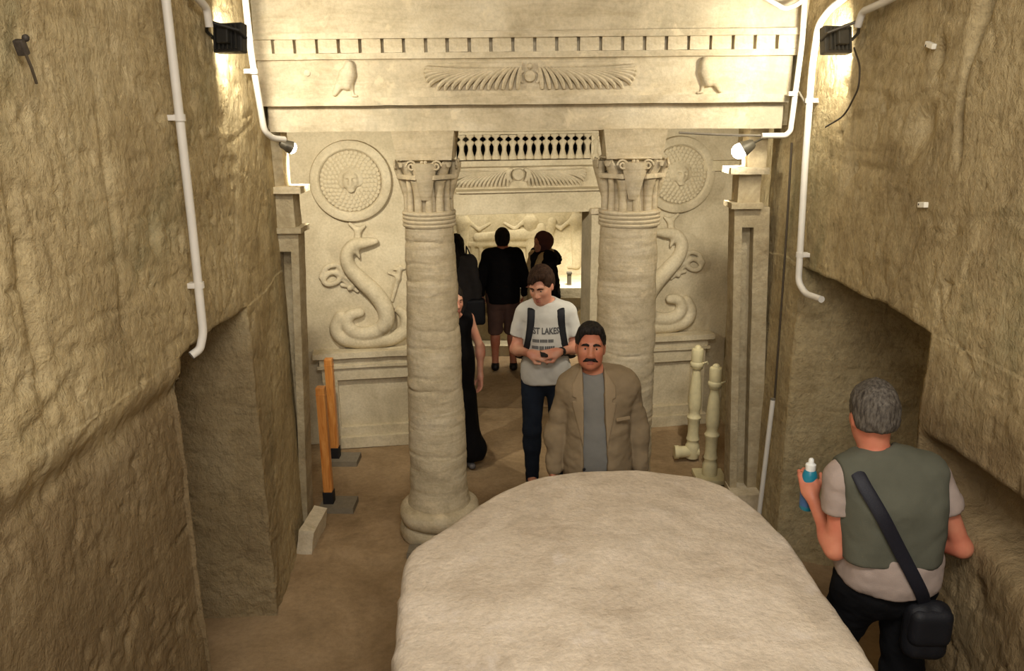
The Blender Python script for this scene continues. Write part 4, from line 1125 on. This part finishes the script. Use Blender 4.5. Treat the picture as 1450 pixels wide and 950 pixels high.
# ---- man with a moustache in a tan jacket
def man_moustache():
    root = empty('person', (.415, 4.28, 0), 0, 'man with a moustache in a tan jacket over a grey shirt, looking at the viewer', 'person')
    g = Fig(1.0, head=(-.052, -.03, 1.628), neck=(-.035, .01, 1.475), shL=(.165, .01, 1.385), shR=(-.168, .01, 1.362), elL=(.228, .02, 1.13), elR=(-.235, .02, 1.11),
            wrL=(.255, -.03, .89), wrR=(-.25, -.03, .88))
    R = rotm(-.05, -.14, .03)
    f = S(); g.torso(f, -.012); g.neckp(f)
    for sd in 'LR': g.arm(f, sd); g.leg(f, sd)
    f.rc(g.J['anL'], g.J['anL']+A(.01, -.12, -.04), .038, .03); f.rc(g.J['anR'], g.J['anR']+A(-.01, -.12, -.04), .038, .03)
    g.headp(f, R, 1.16)
    g.hand(f, g.J['wrL']+A(.003, -.005, -.015), (.1, -.15, -1), (-1, -.1, 0), 1, .4); g.hand(f, g.J['wrR']+A(-.003, -.005, -.015), (-.05, -.15, -1), (1, -.1, 0), -1, .4)
    sdf_obj('body', f, .0048, MAT['skin_tan'], root)
    sdf_obj('hair', g.hair(R, .011, .080, -.05, [((-.045, -.055, .092), (.04, -.06, .094), .026, .024), ((-.058, -.055, .07), (-.06, -.035, .02), .014, .010), ((.058, -.055, .07), (.06, -.035, .02), .014, .010)]), .006, MAT['hair_black'], root, .004, (60, 60, 40))
    eyes(g, R, root, MAT['iris']); brows(g, R, root, MAT['hair_black'], .0062); lips(g, R, root, MAT['lip'])
    o = g.J['head']; f = S(); Pm = lambda x, y, z: o+R@A(x, y, z)
    for x in (-1, 1):
        f.rc(Pm(x*.003, -.101, -.0615), Pm(x*.020, -.096, -.0645), .0088, .0090, .006); f.rc(Pm(x*.020, -.096, -.0645), Pm(x*.039, -.081, -.076), .0088, .0042, .006)
    sdf_obj('moustache', f, .003, MAT['hair_black'], root, .002, (200, 200, 90))
    # grey shirt
    f = S(); g.torso(f, .007); f.ell(g.J['neck']+A(0, -.045, .045), (.074, .085, .055), op='s', k=.01); f.ell(g.J['waist']+A(0, -.03, 0), (.15, .11, .16), k=.06); f.rc((0, -.01, 1.0), (0, -.01, .88), .125, .13, .06); f.plane((0, 0, .80), (0, 0, -1)); f.fun(lambda P: np.maximum(np.abs(P[:, 0])-.155, P[:, 2]-1.49).astype(f32), .02)
    sdf_obj('shirt', f, .009, MAT['grey_tee'], root, .006, (9, 9, 14))
    # jacket: body, sleeves, open front
    def cx(z): return -.02-.02*np.clip((z-.9)/.6, 0, 1)
    def half(z): return .058+.012*np.clip((1.28-z)/.4, 0, 1)+.0*z
    def jk(e):
        f = S(); g.torso(f, e, .97, .06)
        f.rc((.0, .0, 1.1), (0, .0, .80), .14+e*.5, .15+e, .09)
        for sd in 'LR':
            b = S(); g.arm(b, sd, e*.62, .03, .96); f.sub(b, .012)
        f.ell((0, 0, 1.2), (.33, .155+e, .9), k=.02, op='i')
        f.rc(g.J['neck']+A(.0, .02, -.02), g.J['neck']+A(0, .03, .01), .085, .07, .04); return f
    f = jk(.034)
    f.fun(lambda P: np.where(P[:, 1] < -.02, half(P[:, 2])-np.abs(P[:, 0]-cx(P[:, 2])), -.05).astype(f32), .012)
    f.ell(g.J['neck']+A(0, -.055, .05), (.064, .10, .075), op='s', k=.01); f.plane((0, 0, .74), (0, 0, -1), .01); f.plane((0, 0, 1.50), (0, 0, 1), .02)
    jo = sdf_obj('jacket', f, .0085, MAT['jacket'], root, .011, (14, 9, 19), 5)
    # lapels and collar
    f = jk(.043)
    def lap(P):
        z = P[:, 2]; x = np.abs(P[:, 0]-cx(z)); w = half(z); lw = .062*np.clip((z-1.06)/.24, 0, 1)*np.clip((1.52-z)/.1, 0, 1)+.001
        notch = np.where((z > 1.335) & (z < 1.352), .02, 0)
        return np.maximum(np.maximum(w-x, x-w-lw+notch), np.where(P[:, 1] > .01, .03, -1)).astype(f32)
    f.fun(lap, .004); f.plane((0, 0, 1.06), (0, 0, -1), .004); f.ell(g.J['neck']+A(0, -.055, .05), (.062, .10, .075), op='s', k=.006)
    sdf_obj('lapel', f, .0065, MAT['jacket_edge'], root)
    f = S(); n = g.J['neck']
    for k in range(13):
        a0 = -2.35+4.7*k/13; a1 = -2.35+4.7*(k+1)/13
        q = lambda a: n+A(.086*math.sin(a)*1.02, .0+.072*math.cos(a), .0-.018*(1-math.cos(a)))
        f.rc(q(a0), q(a1), .017, k=.02)
    sdf_obj('collar', f, .006, MAT['jacket_edge'], root)
    for (x, z, w, t) in ((.125, 1.245, .085, .02),):
        MB().box((x, -.158, z), (w, .008, t), .003, Euler((-.12, 0, .42))).build('breast_pocket', MAT['jacket_edge'], root)
    for x in (-.165, .155): MB().box((x, -.142, .86), (.12, .012, .05), .004, Euler((0, 0, .55*np.sign(x)))).build('pocket_flap', MAT['jacket_edge'], root)
    MB().lathe([(.009, 0), (.009, .004), (.004, .005)], 12, (-.088, -.188, .955), 'y').build('button', MAT['rubber'], root)
    trousers(g, root, MAT['blacktrouser'])
    for sd in 'LR': shoe(g, sd, root, MAT['shoe_black'])
man_moustache()

# ---- young man in a pale t-shirt, looking down at his phone
def text_mesh(txt, size, thick=.001):
    cu = bpy.data.curves.new('txt', 'FONT'); cu.body = txt; cu.size = size; cu.align_x = 'CENTER'; cu.extrude = thick; cu.resolution_u = 2; cu.offset = size*.03
    o = bpy.data.objects.new('txt', cu); COL.objects.link(o); bpy.context.view_layer.update()
    me = bpy.data.meshes.new_from_object(o.evaluated_get(bpy.context.evaluated_depsgraph_get())); bpy.data.objects.remove(o)
    return me
def print_on(obj, me, x, z, name, mat, parent, sx=1):
    """lay flat letters on the front of a garment"""
    bm = bmesh.new(); bm.from_mesh(me); bmesh.ops.subdivide_edges(bm, edges=[e for e in bm.edges if e.calc_length() > .02], cuts=2)
    T = BVHTree.FromPolygons([v.co[:] for v in obj.data.vertices], [p.vertices[:] for p in obj.data.polygons])
    for v in bm.verts:
        p = Vector((v.co.x*sx+x, -1, v.co.y+z)); h = T.ray_cast(p, Vector((0, 1, 0)))
        y = h[0].y if h[0] else -.12
        v.co = Vector((p.x, y-.0025-v.co.z, p.z))
    m2 = bpy.data.meshes.new(name); bm.to_mesh(m2); bm.free(); m2.materials.append(mat)
    o = bpy.data.objects.new(name, m2); COL.objects.link(o); o.parent = parent; return o
def boy():
    root = empty('person', (.155, 5.78, 0), 0, 'young man in a pale printed t-shirt and dark jeans looking down at his hands', 'person')
    g = Fig(1.03, head=(-.035, -.055, 1.615), neck=(.0, .0, 1.47), shL=(.160, .01, 1.395), shR=(-.160, .01, 1.395), elL=(.222, .0, 1.13), elR=(-.222, .0, 1.12),
            wrL=(.085, -.235, 1.165), wrR=(-.115, -.22, 1.15), knR=(-.10, -.03, .5), anL=(.11, .05, .085))
    R = rotm(-.42, .34, -.05)
    f = S(); g.torso(f); g.neckp(f)
    for sd in 'LR': g.arm(f, sd, r=.93); g.leg(f, sd)
    for sd in 'LR': f.rc(g.J['an'+sd], g.J['an'+sd]+A(0, -.12, -.04), .038, .03)
    g.headp(f, R)
    wl, wr = g.J['wrL'], g.J['wrR']
    g.hand(f, wl, (-.95, -.25, -.1), (0, .75, -.6), 1, .5, tuck=.6); g.hand(f, wr, (.85, -.35, -.08), (0, .75, -.6), -1, .5, tuck=.6)
    sdf_obj('body', f, .0052, MAT['skin_fair'], root)
    sdf_obj('hair', g.hair(R, .015, .074, -.045, [((.045, -.05, .10), (-.05, -.078, .062), .03, .016), ((.05, -.055, .09), (.064, -.058, .04), .022, .010), ((-.04, -.06, .085), (-.064, -.058, .035), .022, .010), ((.0, -.06, .10), (-.02, -.094, .058), .022, .010)]), .006, MAT['hair_brown'], root, .006, (50, 50, 30))
    eyes(g, R, root, MAT['iris']); brows(g, R, root, MAT['hair_brown'], .0050); lips(g, R, root, MAT['lip'])
    f = S(); g.torso(f, .013, .95); f.rc(A(0, 0, 1.15)*1.03, A(0, 0, .92)*1.03, .148, .158, .09)
    f.ell(g.J['pelvis']+A(0, 0, .0), (.175, .14, .2), k=.05)
    for sd in 'LR': f.sub(sleeve(g, sd, .014, .026, .64), .02)
    f.ell(g.J['neck']+A(-.002, -.03, .055), (.076, .088, .055), op='s', k=.008); f.plane((0, 0, .905), (.05, 0, -1), .008); f.ell((0, 0, 1.2), (.6, .155, .9), op='i', k=.02)
    sh = sdf_obj('shirt', f, .008, MAT['white_tee'], root, .009, (10, 10, 11), 8)
    print_on(sh, text_mesh('EST LAKES', .064), -.012, 1.31, 'shirt_lettering', MAT['print'], root, .74)
    for r, z in enumerate((1.247, 1.197)):
        for q, (x0, w) in enumerate(((-.095, .05), (-.04, .055), (.02, .04)) if r == 0 else ((-.1, .05), (-.045, .035), (-.005, .075))):
            bm = bmesh.new()
            for i in range(5):
                xx = w*i/5
                vs = [bm.verts.new((xx+a*w/5*.78, b, 0)) for a, b in ((0, 0), (1, 0), (1, .024), (0, .024))]; bm.faces.new(vs)
            me = bpy.data.meshes.new('print'); bm.to_mesh(me); bm.free()
            print_on(sh, me, x0-.005, z, 'shirt_print', MAT['print'], root)
    trousers(g, root, MAT['jeans'], .012, 1.0, 1.0)
    for sd in 'LR': shoe(g, sd, root, MAT['shoe_black'])
    d = (g.J['elL']-wl); d /= np.linalg.norm(d); w0 = wl+d*.03
    wm = MB().tube([w0, w0+d*.024], .034, 18).build('wristwatch', MAT['rubber'], root, True)
    nz = np.cross(d, A(0, 0, 1)); nz /= np.linalg.norm(nz)
    MB().ball(w0+d*.012+A(-.0, -.033, .004), (.019, .007, .019), 12).build('watch_face', MAT['phone'], wm, True)
    ph = empty('phone', (.155-.02, 5.78-.275, 1.205), label='black phone held in the hands of the young man in the pale t-shirt', cat='phone')
    MB().box((0, .012, -.006), (.055, .009, .085), .004, Euler((-1.3, .1, .12))).build('phone_body', MAT['phone'], ph)
    MB().box((0, .0135, -.0015), (.048, .002, .074), .0, Euler((-1.3, .1, .12))).build('phone_screen', MAT['rubber'], ph)
    bp_ = empty('backpack', (.155, 5.78, 0), label='dark backpack with two shoulder straps worn over the pale t-shirt', cat='backpack')
    f = S(); f.box((0, .225, 1.22), (.155, .085, .22), .07); sdf_obj('pack', f, .012, MAT['nylon'], bp_, .006)
    f = S(); f.box((0, .30, 1.14), (.12, .05, .12), .04); sdf_obj('front_pocket', f, .012, MAT['nylon'], bp_)
    for s in (-1, 1):
        T = BVHTree.FromPolygons([v.co[:] for v in sh.data.vertices], [p.vertices[:] for p in sh.data.polygons])
        P = [Vector((s*.10, .14, 1.38)), Vector((s*.104, .06, 1.505)), Vector((s*.106, -.02, 1.505))]
        for t in np.linspace(0, 1, 9):
            x = s*(.108+.044*t*t); z = 1.475-.33*t; h = T.ray_cast(Vector((x, -1, z)), Vector((0, 1, 0)))
            P.append(Vector((x, (h[0].y if h[0] else -.1)-.008, z)))
        P += [Vector((s*.205, .03, 1.08)), Vector((s*.16, .18, 1.05))]
        MB().tube(P, .029, 12, .32, (0, -1, .25)).build('shoulder_strap', MAT['nylon'], bp_, True)
boy()

# ---- woman in a long black dress half behind the left column
def woman_black():
    root = empty('person', (-.58, 6.2, 0), math.radians(25), 'woman in a long sleeveless black dress half hidden by the left column', 'person')
    g = Fig(.90, head=(-.01, -.04, 1.615), shL=(.155, .01, 1.41), shR=(-.155, .01, 1.41), elL=(.27, .035, 1.12), elR=(-.215, .03, 1.12), wrL=(.245, -.02, .86), wrR=(-.20, -.05, .87))
    R = rotm(.15, .12, 0)
    f = S(); g.torso(f, -.01, .92); g.neckp(f, -.008)
    for sd in 'LR': g.arm(f, sd, r=.92); g.leg(f, sd)
    g.headp(f, R); g.hand(f, g.J['wrL'], (-.12, -.25, -1), (-1, -.2, 0), 1, .3); g.hand(f, g.J['wrR'], (.1, -.3, -1), (1, -.2, 0), -1, .3)
    for sd in 'LR': f.rc(g.J['an'+sd], g.J['an'+sd]+A(0, -.11, -.04), .034, .027)
    sdf_obj('body', f, .0055, MAT['skin_fair'], root)
    f = g.hair(R, .02, .062, -.03); o = g.J['head']
    f.rc(o+A(0, .05, .0), o+A(.02, .085, -.26), .075, .07, .05); f.rc(o+A(.07, .03, -.02), o+A(.085, .03, -.2), .026, .03, .03); f.rc(o+A(-.07, .03, -.02), o+A(-.085, .03, -.2), .026, .03, .03)
    h = S(); h.sub(f); o2 = o
    f2 = S(); f2.ell(o+A(0, .02, .03), (.083, .10, .10)); f2.rc(o+A(0, .06, .0), o+A(.01, .09, -.26), .07, .075, .05)
    for s in (-1, 1): f2.rc(o+A(s*.068, .03, .0), o+A(s*.085, .03, -.22), .024, .032, .03)
    f2.ell(o+R@A(0, -.10, -.045), (.058, .075, .10), op='s', k=.015)
    sdf_obj('hair', f2, .007, MAT['hair_black'], root, .006, (60, 60, 12))
    eyes(g, R, root, MAT['iris']); brows(g, R, root, MAT['hair_black'], .0035); lips(g, R, root, MAT['lip'])
    f = S(); g.torso(f, .006, .92); f.rc((0, 0, .95), (0, .0, .55), .16, .15, .09); f.rc((.03, .0, .6), (.05, .0, .22), .15, .16, .06); f.rc((-.03, .0, .6), (-.05, 0, .22), .15, .16, .06)
    f.rc((.05, -.02, .25), (.12, -.03, .14), .12, .13, .06)
    f.plane((0, 0, .07), (0, 0, -1), .006); f.ell(g.J['neck']+A(0, -.03, .03), (.08, .10, .07), op='s', k=.01)
    for s in (-1, 1): f.ell(A(s*.205, .0, 1.27), (.05, .12, .10), op='s', k=.015)
    sdf_obj('dress', f, .010, MAT['black'], root, .018, (11, 11, 2), 4)
    for sd in 'LR': shoe(g, sd, root, MAT['shoe_grey'])
woman_black()

# ---- people in the inner chamber, seen from behind
def back_man():
    root = empty('person', (-.262, 9.3, -.15), math.radians(180), 'man in a black shirt and brown shorts seen from behind in the chamber', 'person')
    g = Fig(.985, head=(0, -.0, 1.622), elL=(.275, .03, 1.14), elR=(-.275, .03, 1.14), wrL=(.265, -.11, .93), wrR=(-.265, -.12, .93), anL=(.105, .03, .085), anR=(-.12, .03, .085))
    R = rotm(.0, .05, 0)
    f = S(); g.torso(f); g.neckp(f)
    for sd in 'LR': g.arm(f, sd); g.leg(f, sd); f.rc(g.J['an'+sd], g.J['an'+sd]+A(0, -.12, -.04), .038, .03)
    g.headp(f, R); g.hand(f, g.J['wrL'], (-.1, -.5, -1), (-1, -.1, 0), 1, .5); g.hand(f, g.J['wrR'], (.1, -.5, -1), (1, -.1, 0), -1, .5)
    sdf_obj('body', f, .007, MAT['skin_tan'], root)
    sdf_obj('hair', g.hair(R, .018, .06, -.075), .008, MAT['hair_black'], root, .004, (50, 50, 40))
    f = S(); g.torso(f, .03); f.rc((0, 0, 1.1), (0, 0, .86), .17, .18, .09)
    for sd in 'LR': b = S(); g.arm(b, sd, .022, .03, .95); f.sub(b, .02)
    f.plane((0, 0, .84), (0, 0, -1), .008); f.ell(g.J['neck']+A(0, -.04, .07), (.07, .09, .06), op='s', k=.01); f.ell((0, 0, 1.2), (.6, .16, .9), op='i', k=.02)
    sdf_obj('shirt', f, .011, MAT['black'], root, .01, (12, 12, 14))
    tr = trousers(g, root, MAT['brown_shorts'], .03, 1.0, .3, .011, hem=.45); tr.name = 'shorts'
    for sd in 'LR': shoe(g, sd, root, MAT['shoe_black'])
back_man()
def woman_hijab():
    root = empty('person', (.215, 9.45, -.15), math.radians(-62), 'woman in a maroon headscarf, beige shawl and black coat in the chamber', 'person')
    g = Fig(.945, elL=(.25, .0, 1.14), elR=(-.25, .0, 1.14), wrL=(.14, -.22, 1.14), wrR=(-.14, -.22, 1.14)); R = rotm(0, .08, 0)
    f = S(); g.torso(f); g.neckp(f)
    for sd in 'LR': g.arm(f, sd, r=.9); g.leg(f, sd); f.rc(g.J['an'+sd], g.J['an'+sd]+A(0, -.11, -.04), .036, .03)
    g.headp(f, R); g.hand(f, g.J['wrL'], (-.8, -.6, .1), (0, .6, -.6), 1, .5); g.hand(f, g.J['wrR'], (.8, -.6, .1), (0, .6, -.6), -1, .5)
    sdf_obj('body', f, .007, MAT['skin_fair'], root)
    eyes(g, R, root, MAT['iris'])
    o = g.J['head']; f = S(); f.ell(o+A(0, .02, .03), (.092, .112, .112)); f.rc(o+A(0, .03, -.02), o+A(0, .02, -.17), .085, .095, .05); f.ell(o+A(0, .09, .02), (.07, .06, .07), k=.04)
    f.ell(o+A(0, -.11, -.02), (.058, .085, .088), op='s', k=.015); f.plane(o+A(0, 0, -.19), (0, -.3, -1))
    sdf_obj('headscarf', f, .008, MAT['hijab'], root, .006, (20, 20, 30))
    f = S(); n = g.J['neck']
    for s in (-1, 1): f.rc(n+A(s*.07, .06, .03), n+A(s*.11, -.08, -.01), .045, .048, .03); f.rc(n+A(s*.11, -.08, -.01), A(s*.08, -.185, 1.1), .048, .055, .03); f.rc(A(s*.08, -.185, 1.1), A(s*.07, -.17, .8), .055, .06, .03)
    sdf_obj('shawl', f, .009, MAT['beige'], root, .012, (22, 22, 12))
    f = S(); g.torso(f, .045); f.rc((0, .01, 1.0), (0, .02, .35), .19, .23, .1)
    for sd in 'LR': b = S(); g.arm(b, sd, .035, .03, .9); f.sub(b, .03)
    f.ell((0, .14, 1.34), (.15, .07, .09), k=.03); f.plane((0, 0, .3), (0, 0, -1)); f.plane((0, 0, 1.46), (0, 0, 1), .03)
    sdf_obj('coat', f, .011, MAT['black'], root, .02, (14, 14, 14))
    f = S(); n = g.J['neck']
    for k in range(9):
        a = -1.0+2.0*k/8; f.ell(n+A(.15*math.sin(a), .03+.13*math.cos(a), -.06), (.05,)*3, k=.02)
    sdf_obj('fur_collar', f, .009, MAT['black'], root, .03, (40, 40, 40))
    for sd in 'LR': shoe(g, sd, root, MAT['shoe_black'])
woman_hijab()
def woman_grey():
    root = empty('person', (-.80, 9.2, -.15), math.radians(165), 'long-haired woman in a dark grey fleece behind the left column, back turned', 'person')
    g = Fig(.955, elL=(.235, .0, 1.14), elR=(-.235, .0, 1.14)); R = rotm(0, .05, 0)
    f = S(); g.torso(f); g.neckp(f)
    for sd in 'LR': g.arm(f, sd); g.leg(f, sd); f.rc(g.J['an'+sd], g.J['an'+sd]+A(0, -.11, -.04), .036, .03)
    g.headp(f, R); g.hand(f, g.J['wrL'], (-.1, -.2, -1), (-1, -.1, 0), 1, .4); g.hand(f, g.J['wrR'], (.1, -.2, -1), (1, -.1, 0), -1, .4)
    sdf_obj('body', f, .0075, MAT['skin_fair'], root)
    o = g.J['head']; f = S(); f.ell(o+A(0, .02, .03), (.088, .108, .108)); f.rc(o+A(0, .06, .0), o+A(0, .10, -.2), .085, .09, .05)
    for s in (-1, 1): f.rc(o+A(s*.07, .03, 0), o+A(s*.09, .05, -.18), .03, .04, .03)
    f.ell(o+A(0, -.11, -.04), (.06, .075, .10), op='s', k=.015)
    sdf_obj('hair', f, .008, MAT['hair_black'], root, .008, (50, 50, 12))
    f = S(); g.torso(f, .035); f.rc((0, 0, 1.05), (0, 0, .76), .175, .185, .09)
    for sd in 'LR': b = S(); g.arm(b, sd, .03, .03, .96); f.sub(b, .03)
    f.plane((0, 0, .74), (0, 0, -1)); f.plane((0, 0, 1.44), (0, 0, 1), .02)
    sdf_obj('fleece', f, .011, MAT['darkgrey'], root, .012, (12, 12, 14))
    trousers(g, root, MAT['blacktrouser'], .016, 1.0, .95, .011)
    for sd in 'LR': shoe(g, sd, root, MAT['shoe_black'])
    b = empty('handbag', (-.60, 9.12, .62), .2, 'black bag hanging at the side of the woman in dark grey fleece', 'bag')
    f = S(); f.box((0, 0, 0), (.13, .06, .16), .04); sdf_obj('bag_body', f, .011, MAT['nylon'], b, .006)
    MB().tube([(-.1, 0, .14), (-.09, 0, .5), (-.07, .02, .78), (.0, .0, .6), (.09, 0, .14)], .012, 8).build('bag_strap', MAT['nylon'], b, True)
woman_grey()

# ---- man in an olive vest going down past the slab, seen from behind
def vest_man():
    Z0 = .115; X0, Y0 = 1.42, 2.86
    root = empty('person', (X0, Y0, Z0), math.radians(180), 'grey-haired man in an olive vest seen from behind beside the right rock wall', 'person')
    # local x is reversed by the half turn: his right is the viewer's right = local -x
    T = lambda x, y, z: (-(x-X0), -(y-Y0), z-Z0)
    g = Fig(1.0, pelvis=(-.035, 0, .95), waist=(-.02, .0, 1.10), chest=(.01, 0, 1.28), neck=(.06, -.01, 1.455), head=(.078, -.045, 1.632),
            shL=(.195, .01, 1.39), shR=(-.165, .01, 1.39), elL=T(1.225, 2.83, 1.20), wrL=T(1.182, 3.02, 1.345), elR=T(1.715, 2.82, 1.215), wrR=T(1.60, 3.06, 1.19),
            hiL=(.055, 0, .92), hiR=(-.125, 0, .92), knL=(.09, -.14, .52), anL=(.09, -.05, .085), knR=(-.155, -.01, .5), anR=(-.165, .05, .085))
    R = rotm(-.06, .12, .04)
    f = S(); g.torso(f); g.neckp(f)
    for sd in 'LR': g.arm(f, sd, r=.88); g.leg(f, sd); f.rc(g.J['an'+sd], g.J['an'+sd]+A(0, -.12, -.04), .038, .03)
    g.headp(f, R)
    wl, wr = g.J['wrL'], g.J['wrR']
    g.hand(f, wl, (.05, -.6, .7), (-.25, -.4, -.35), -1, .75, tuck=.3); g.hand(f, wr, (.8, -.6, -.1), (0, .3, -.9), -1, .4)
    sdf_obj('body', f, .0055, MAT['skin_red'], root)
    sdf_obj('hair', g.hair(R, .013, .07, -.055), .0065, MAT['hair_grey'], root, .008, (45, 45, 40))
    f = S(); g.torso(f, .012); f.rc(g.J['waist'], g.J['pelvis']+A(0, 0, .0), .155, .168, .06); f.box(g.J['waist']+A(-.005, 0, -.07), (.188, .152, .12), .09, k=.05); f.plane((0, 0, .975), (0, -.25, -1), .008)
    for sd in 'LR': f.sub(sleeve(g, sd, .014, .022, .46), .02)
    f.ell(g.J['neck']+A(0, -.03, .06), (.075, .085, .05), op='s', k=.01)
    sdf_obj('shirt', f, .0085, MAT['pinktee'], root, .010, (12, 12, 16))
    f = S(); g.torso(f, .026, 1.0, .07); f.box(g.J['waist']+A(.01, .01, .06), (.188, .15, .22), .09, k=.06); f.plane((0, 0, 1.075), (0, 0, -1), .006)
    for s, sd in ((1, 'L'), (-1, 'R')): f.ell(g.J['sh'+sd]+A(s*.06, 0, -.06), (.055, .13, .15), op='s', k=.02)
    f.ell(g.J['neck']+A(0, -.06, .06), (.07, .10, .075), op='s', k=.01); f.ell((0, 0, 1.2), (.6, .185, .9), op='i', k=.02)
    f.fun(lambda P: np.where(P[:, 1] < -.05, .035-np.abs(P[:, 0]), -.05).astype(f32), .01)
    sdf_obj('vest', f, .0085, MAT['vestcloth'], root, .012, (9, 9, 9))
    f = S(); n = g.J['neck']
    for k in range(12):
        a0 = -2.2+4.4*k/12; a1 = -2.2+4.4*(k+1)/12; q = lambda a: n+A(.078*math.sin(a), -.01+.078*math.cos(a), .012-.03*(1-math.cos(a))); f.rc(q(a0), q(a1), .02, k=.02)
    sdf_obj('vest_collar', f, .007, MAT['vestcloth'], root)
    trousers(g, root, MAT['blacktrouser'], .024, 1.005, .95, .0095, .010)
    for sd in 'LR': shoe(g, sd, root, MAT['shoe_black'])
    vest = [o for o in root.children if o.name.startswith('vest') and 'collar' not in o.name][0]
    tr = [o for o in root.children if o.name.startswith('trousers')][0]; st = [o for o in root.children if o.name.startswith('shirt')][0]
    b = empty('shoulder_bag', (X0, Y0, Z0), math.radians(180), 'black shoulder bag with a strap across the back of the olive vest', 'bag')
    f = S(); f.box((-.145, .14, .80), (.088, .05, .125), .05); sdf_obj('bag_body', f, .009, MAT['nylon'], b, .006)
    f = S(); f.box((-.145, .165, .83), (.082, .038, .08), .035); sdf_obj('bag_flap', f, .009, MAT['nylon'], b)
    Bv = [BVHTree.FromPolygons([v.co[:] for v in o.data.vertices], [p.vertices[:] for p in o.data.polygons]) for o in (vest, tr, st)]
    P = [Vector((.17, -.10, 1.36)), Vector((.175, -.03, 1.475)), Vector((.172, .04, 1.475))]
    for t in np.linspace(0, 1, 16):
        x = .172-.32*t; z = 1.44-.56*t; y = max([h[0].y for h in (T_.ray_cast(Vector((x, 1, z)), Vector((0, -1, 0))) for T_ in Bv) if h[0]] or [.12])
        P.append(Vector((x, y+.014, z)))
    L = [P[0]]+[(P[i-1]+P[i]*2+P[i+1])/4 for i in range(1, len(P)-1)]+[P[-1]]
    MB().tube(L, .026, 12, .22, (0, 1, .1)).build('strap', MAT['strapnylon'], b, True)
    # bottle in his left hand
    hp = Vector((X0, Y0, Z0))+Vector((-wl[0], -wl[1], wl[2]))
    w = empty('water_bottle', hp+Vector((.005, .045, -.02)), label='teal water bottle with a white cap held by the man in the olive vest', cat='bottle')
    MB().lathe([(.026, -.07), (.031, -.062), (.031, .03), (.029, .04), (.031, .05), (.031, .085), (.024, .105), (.014, .115)], 22).build('bottle_body', MAT['teal'], w, True)
    MB().lathe([(.0317, -.05), (.0317, .028)], 22, cap=False).build('label', MAT['bluelabel'], w, True)
    MB().lathe([(.020, .108), (.021, .115), (.021, .135), (.012, .142), (.010, .158), (.006, .162)], 18).build('cap', MAT['white_plastic'], w, True)
vest_man()
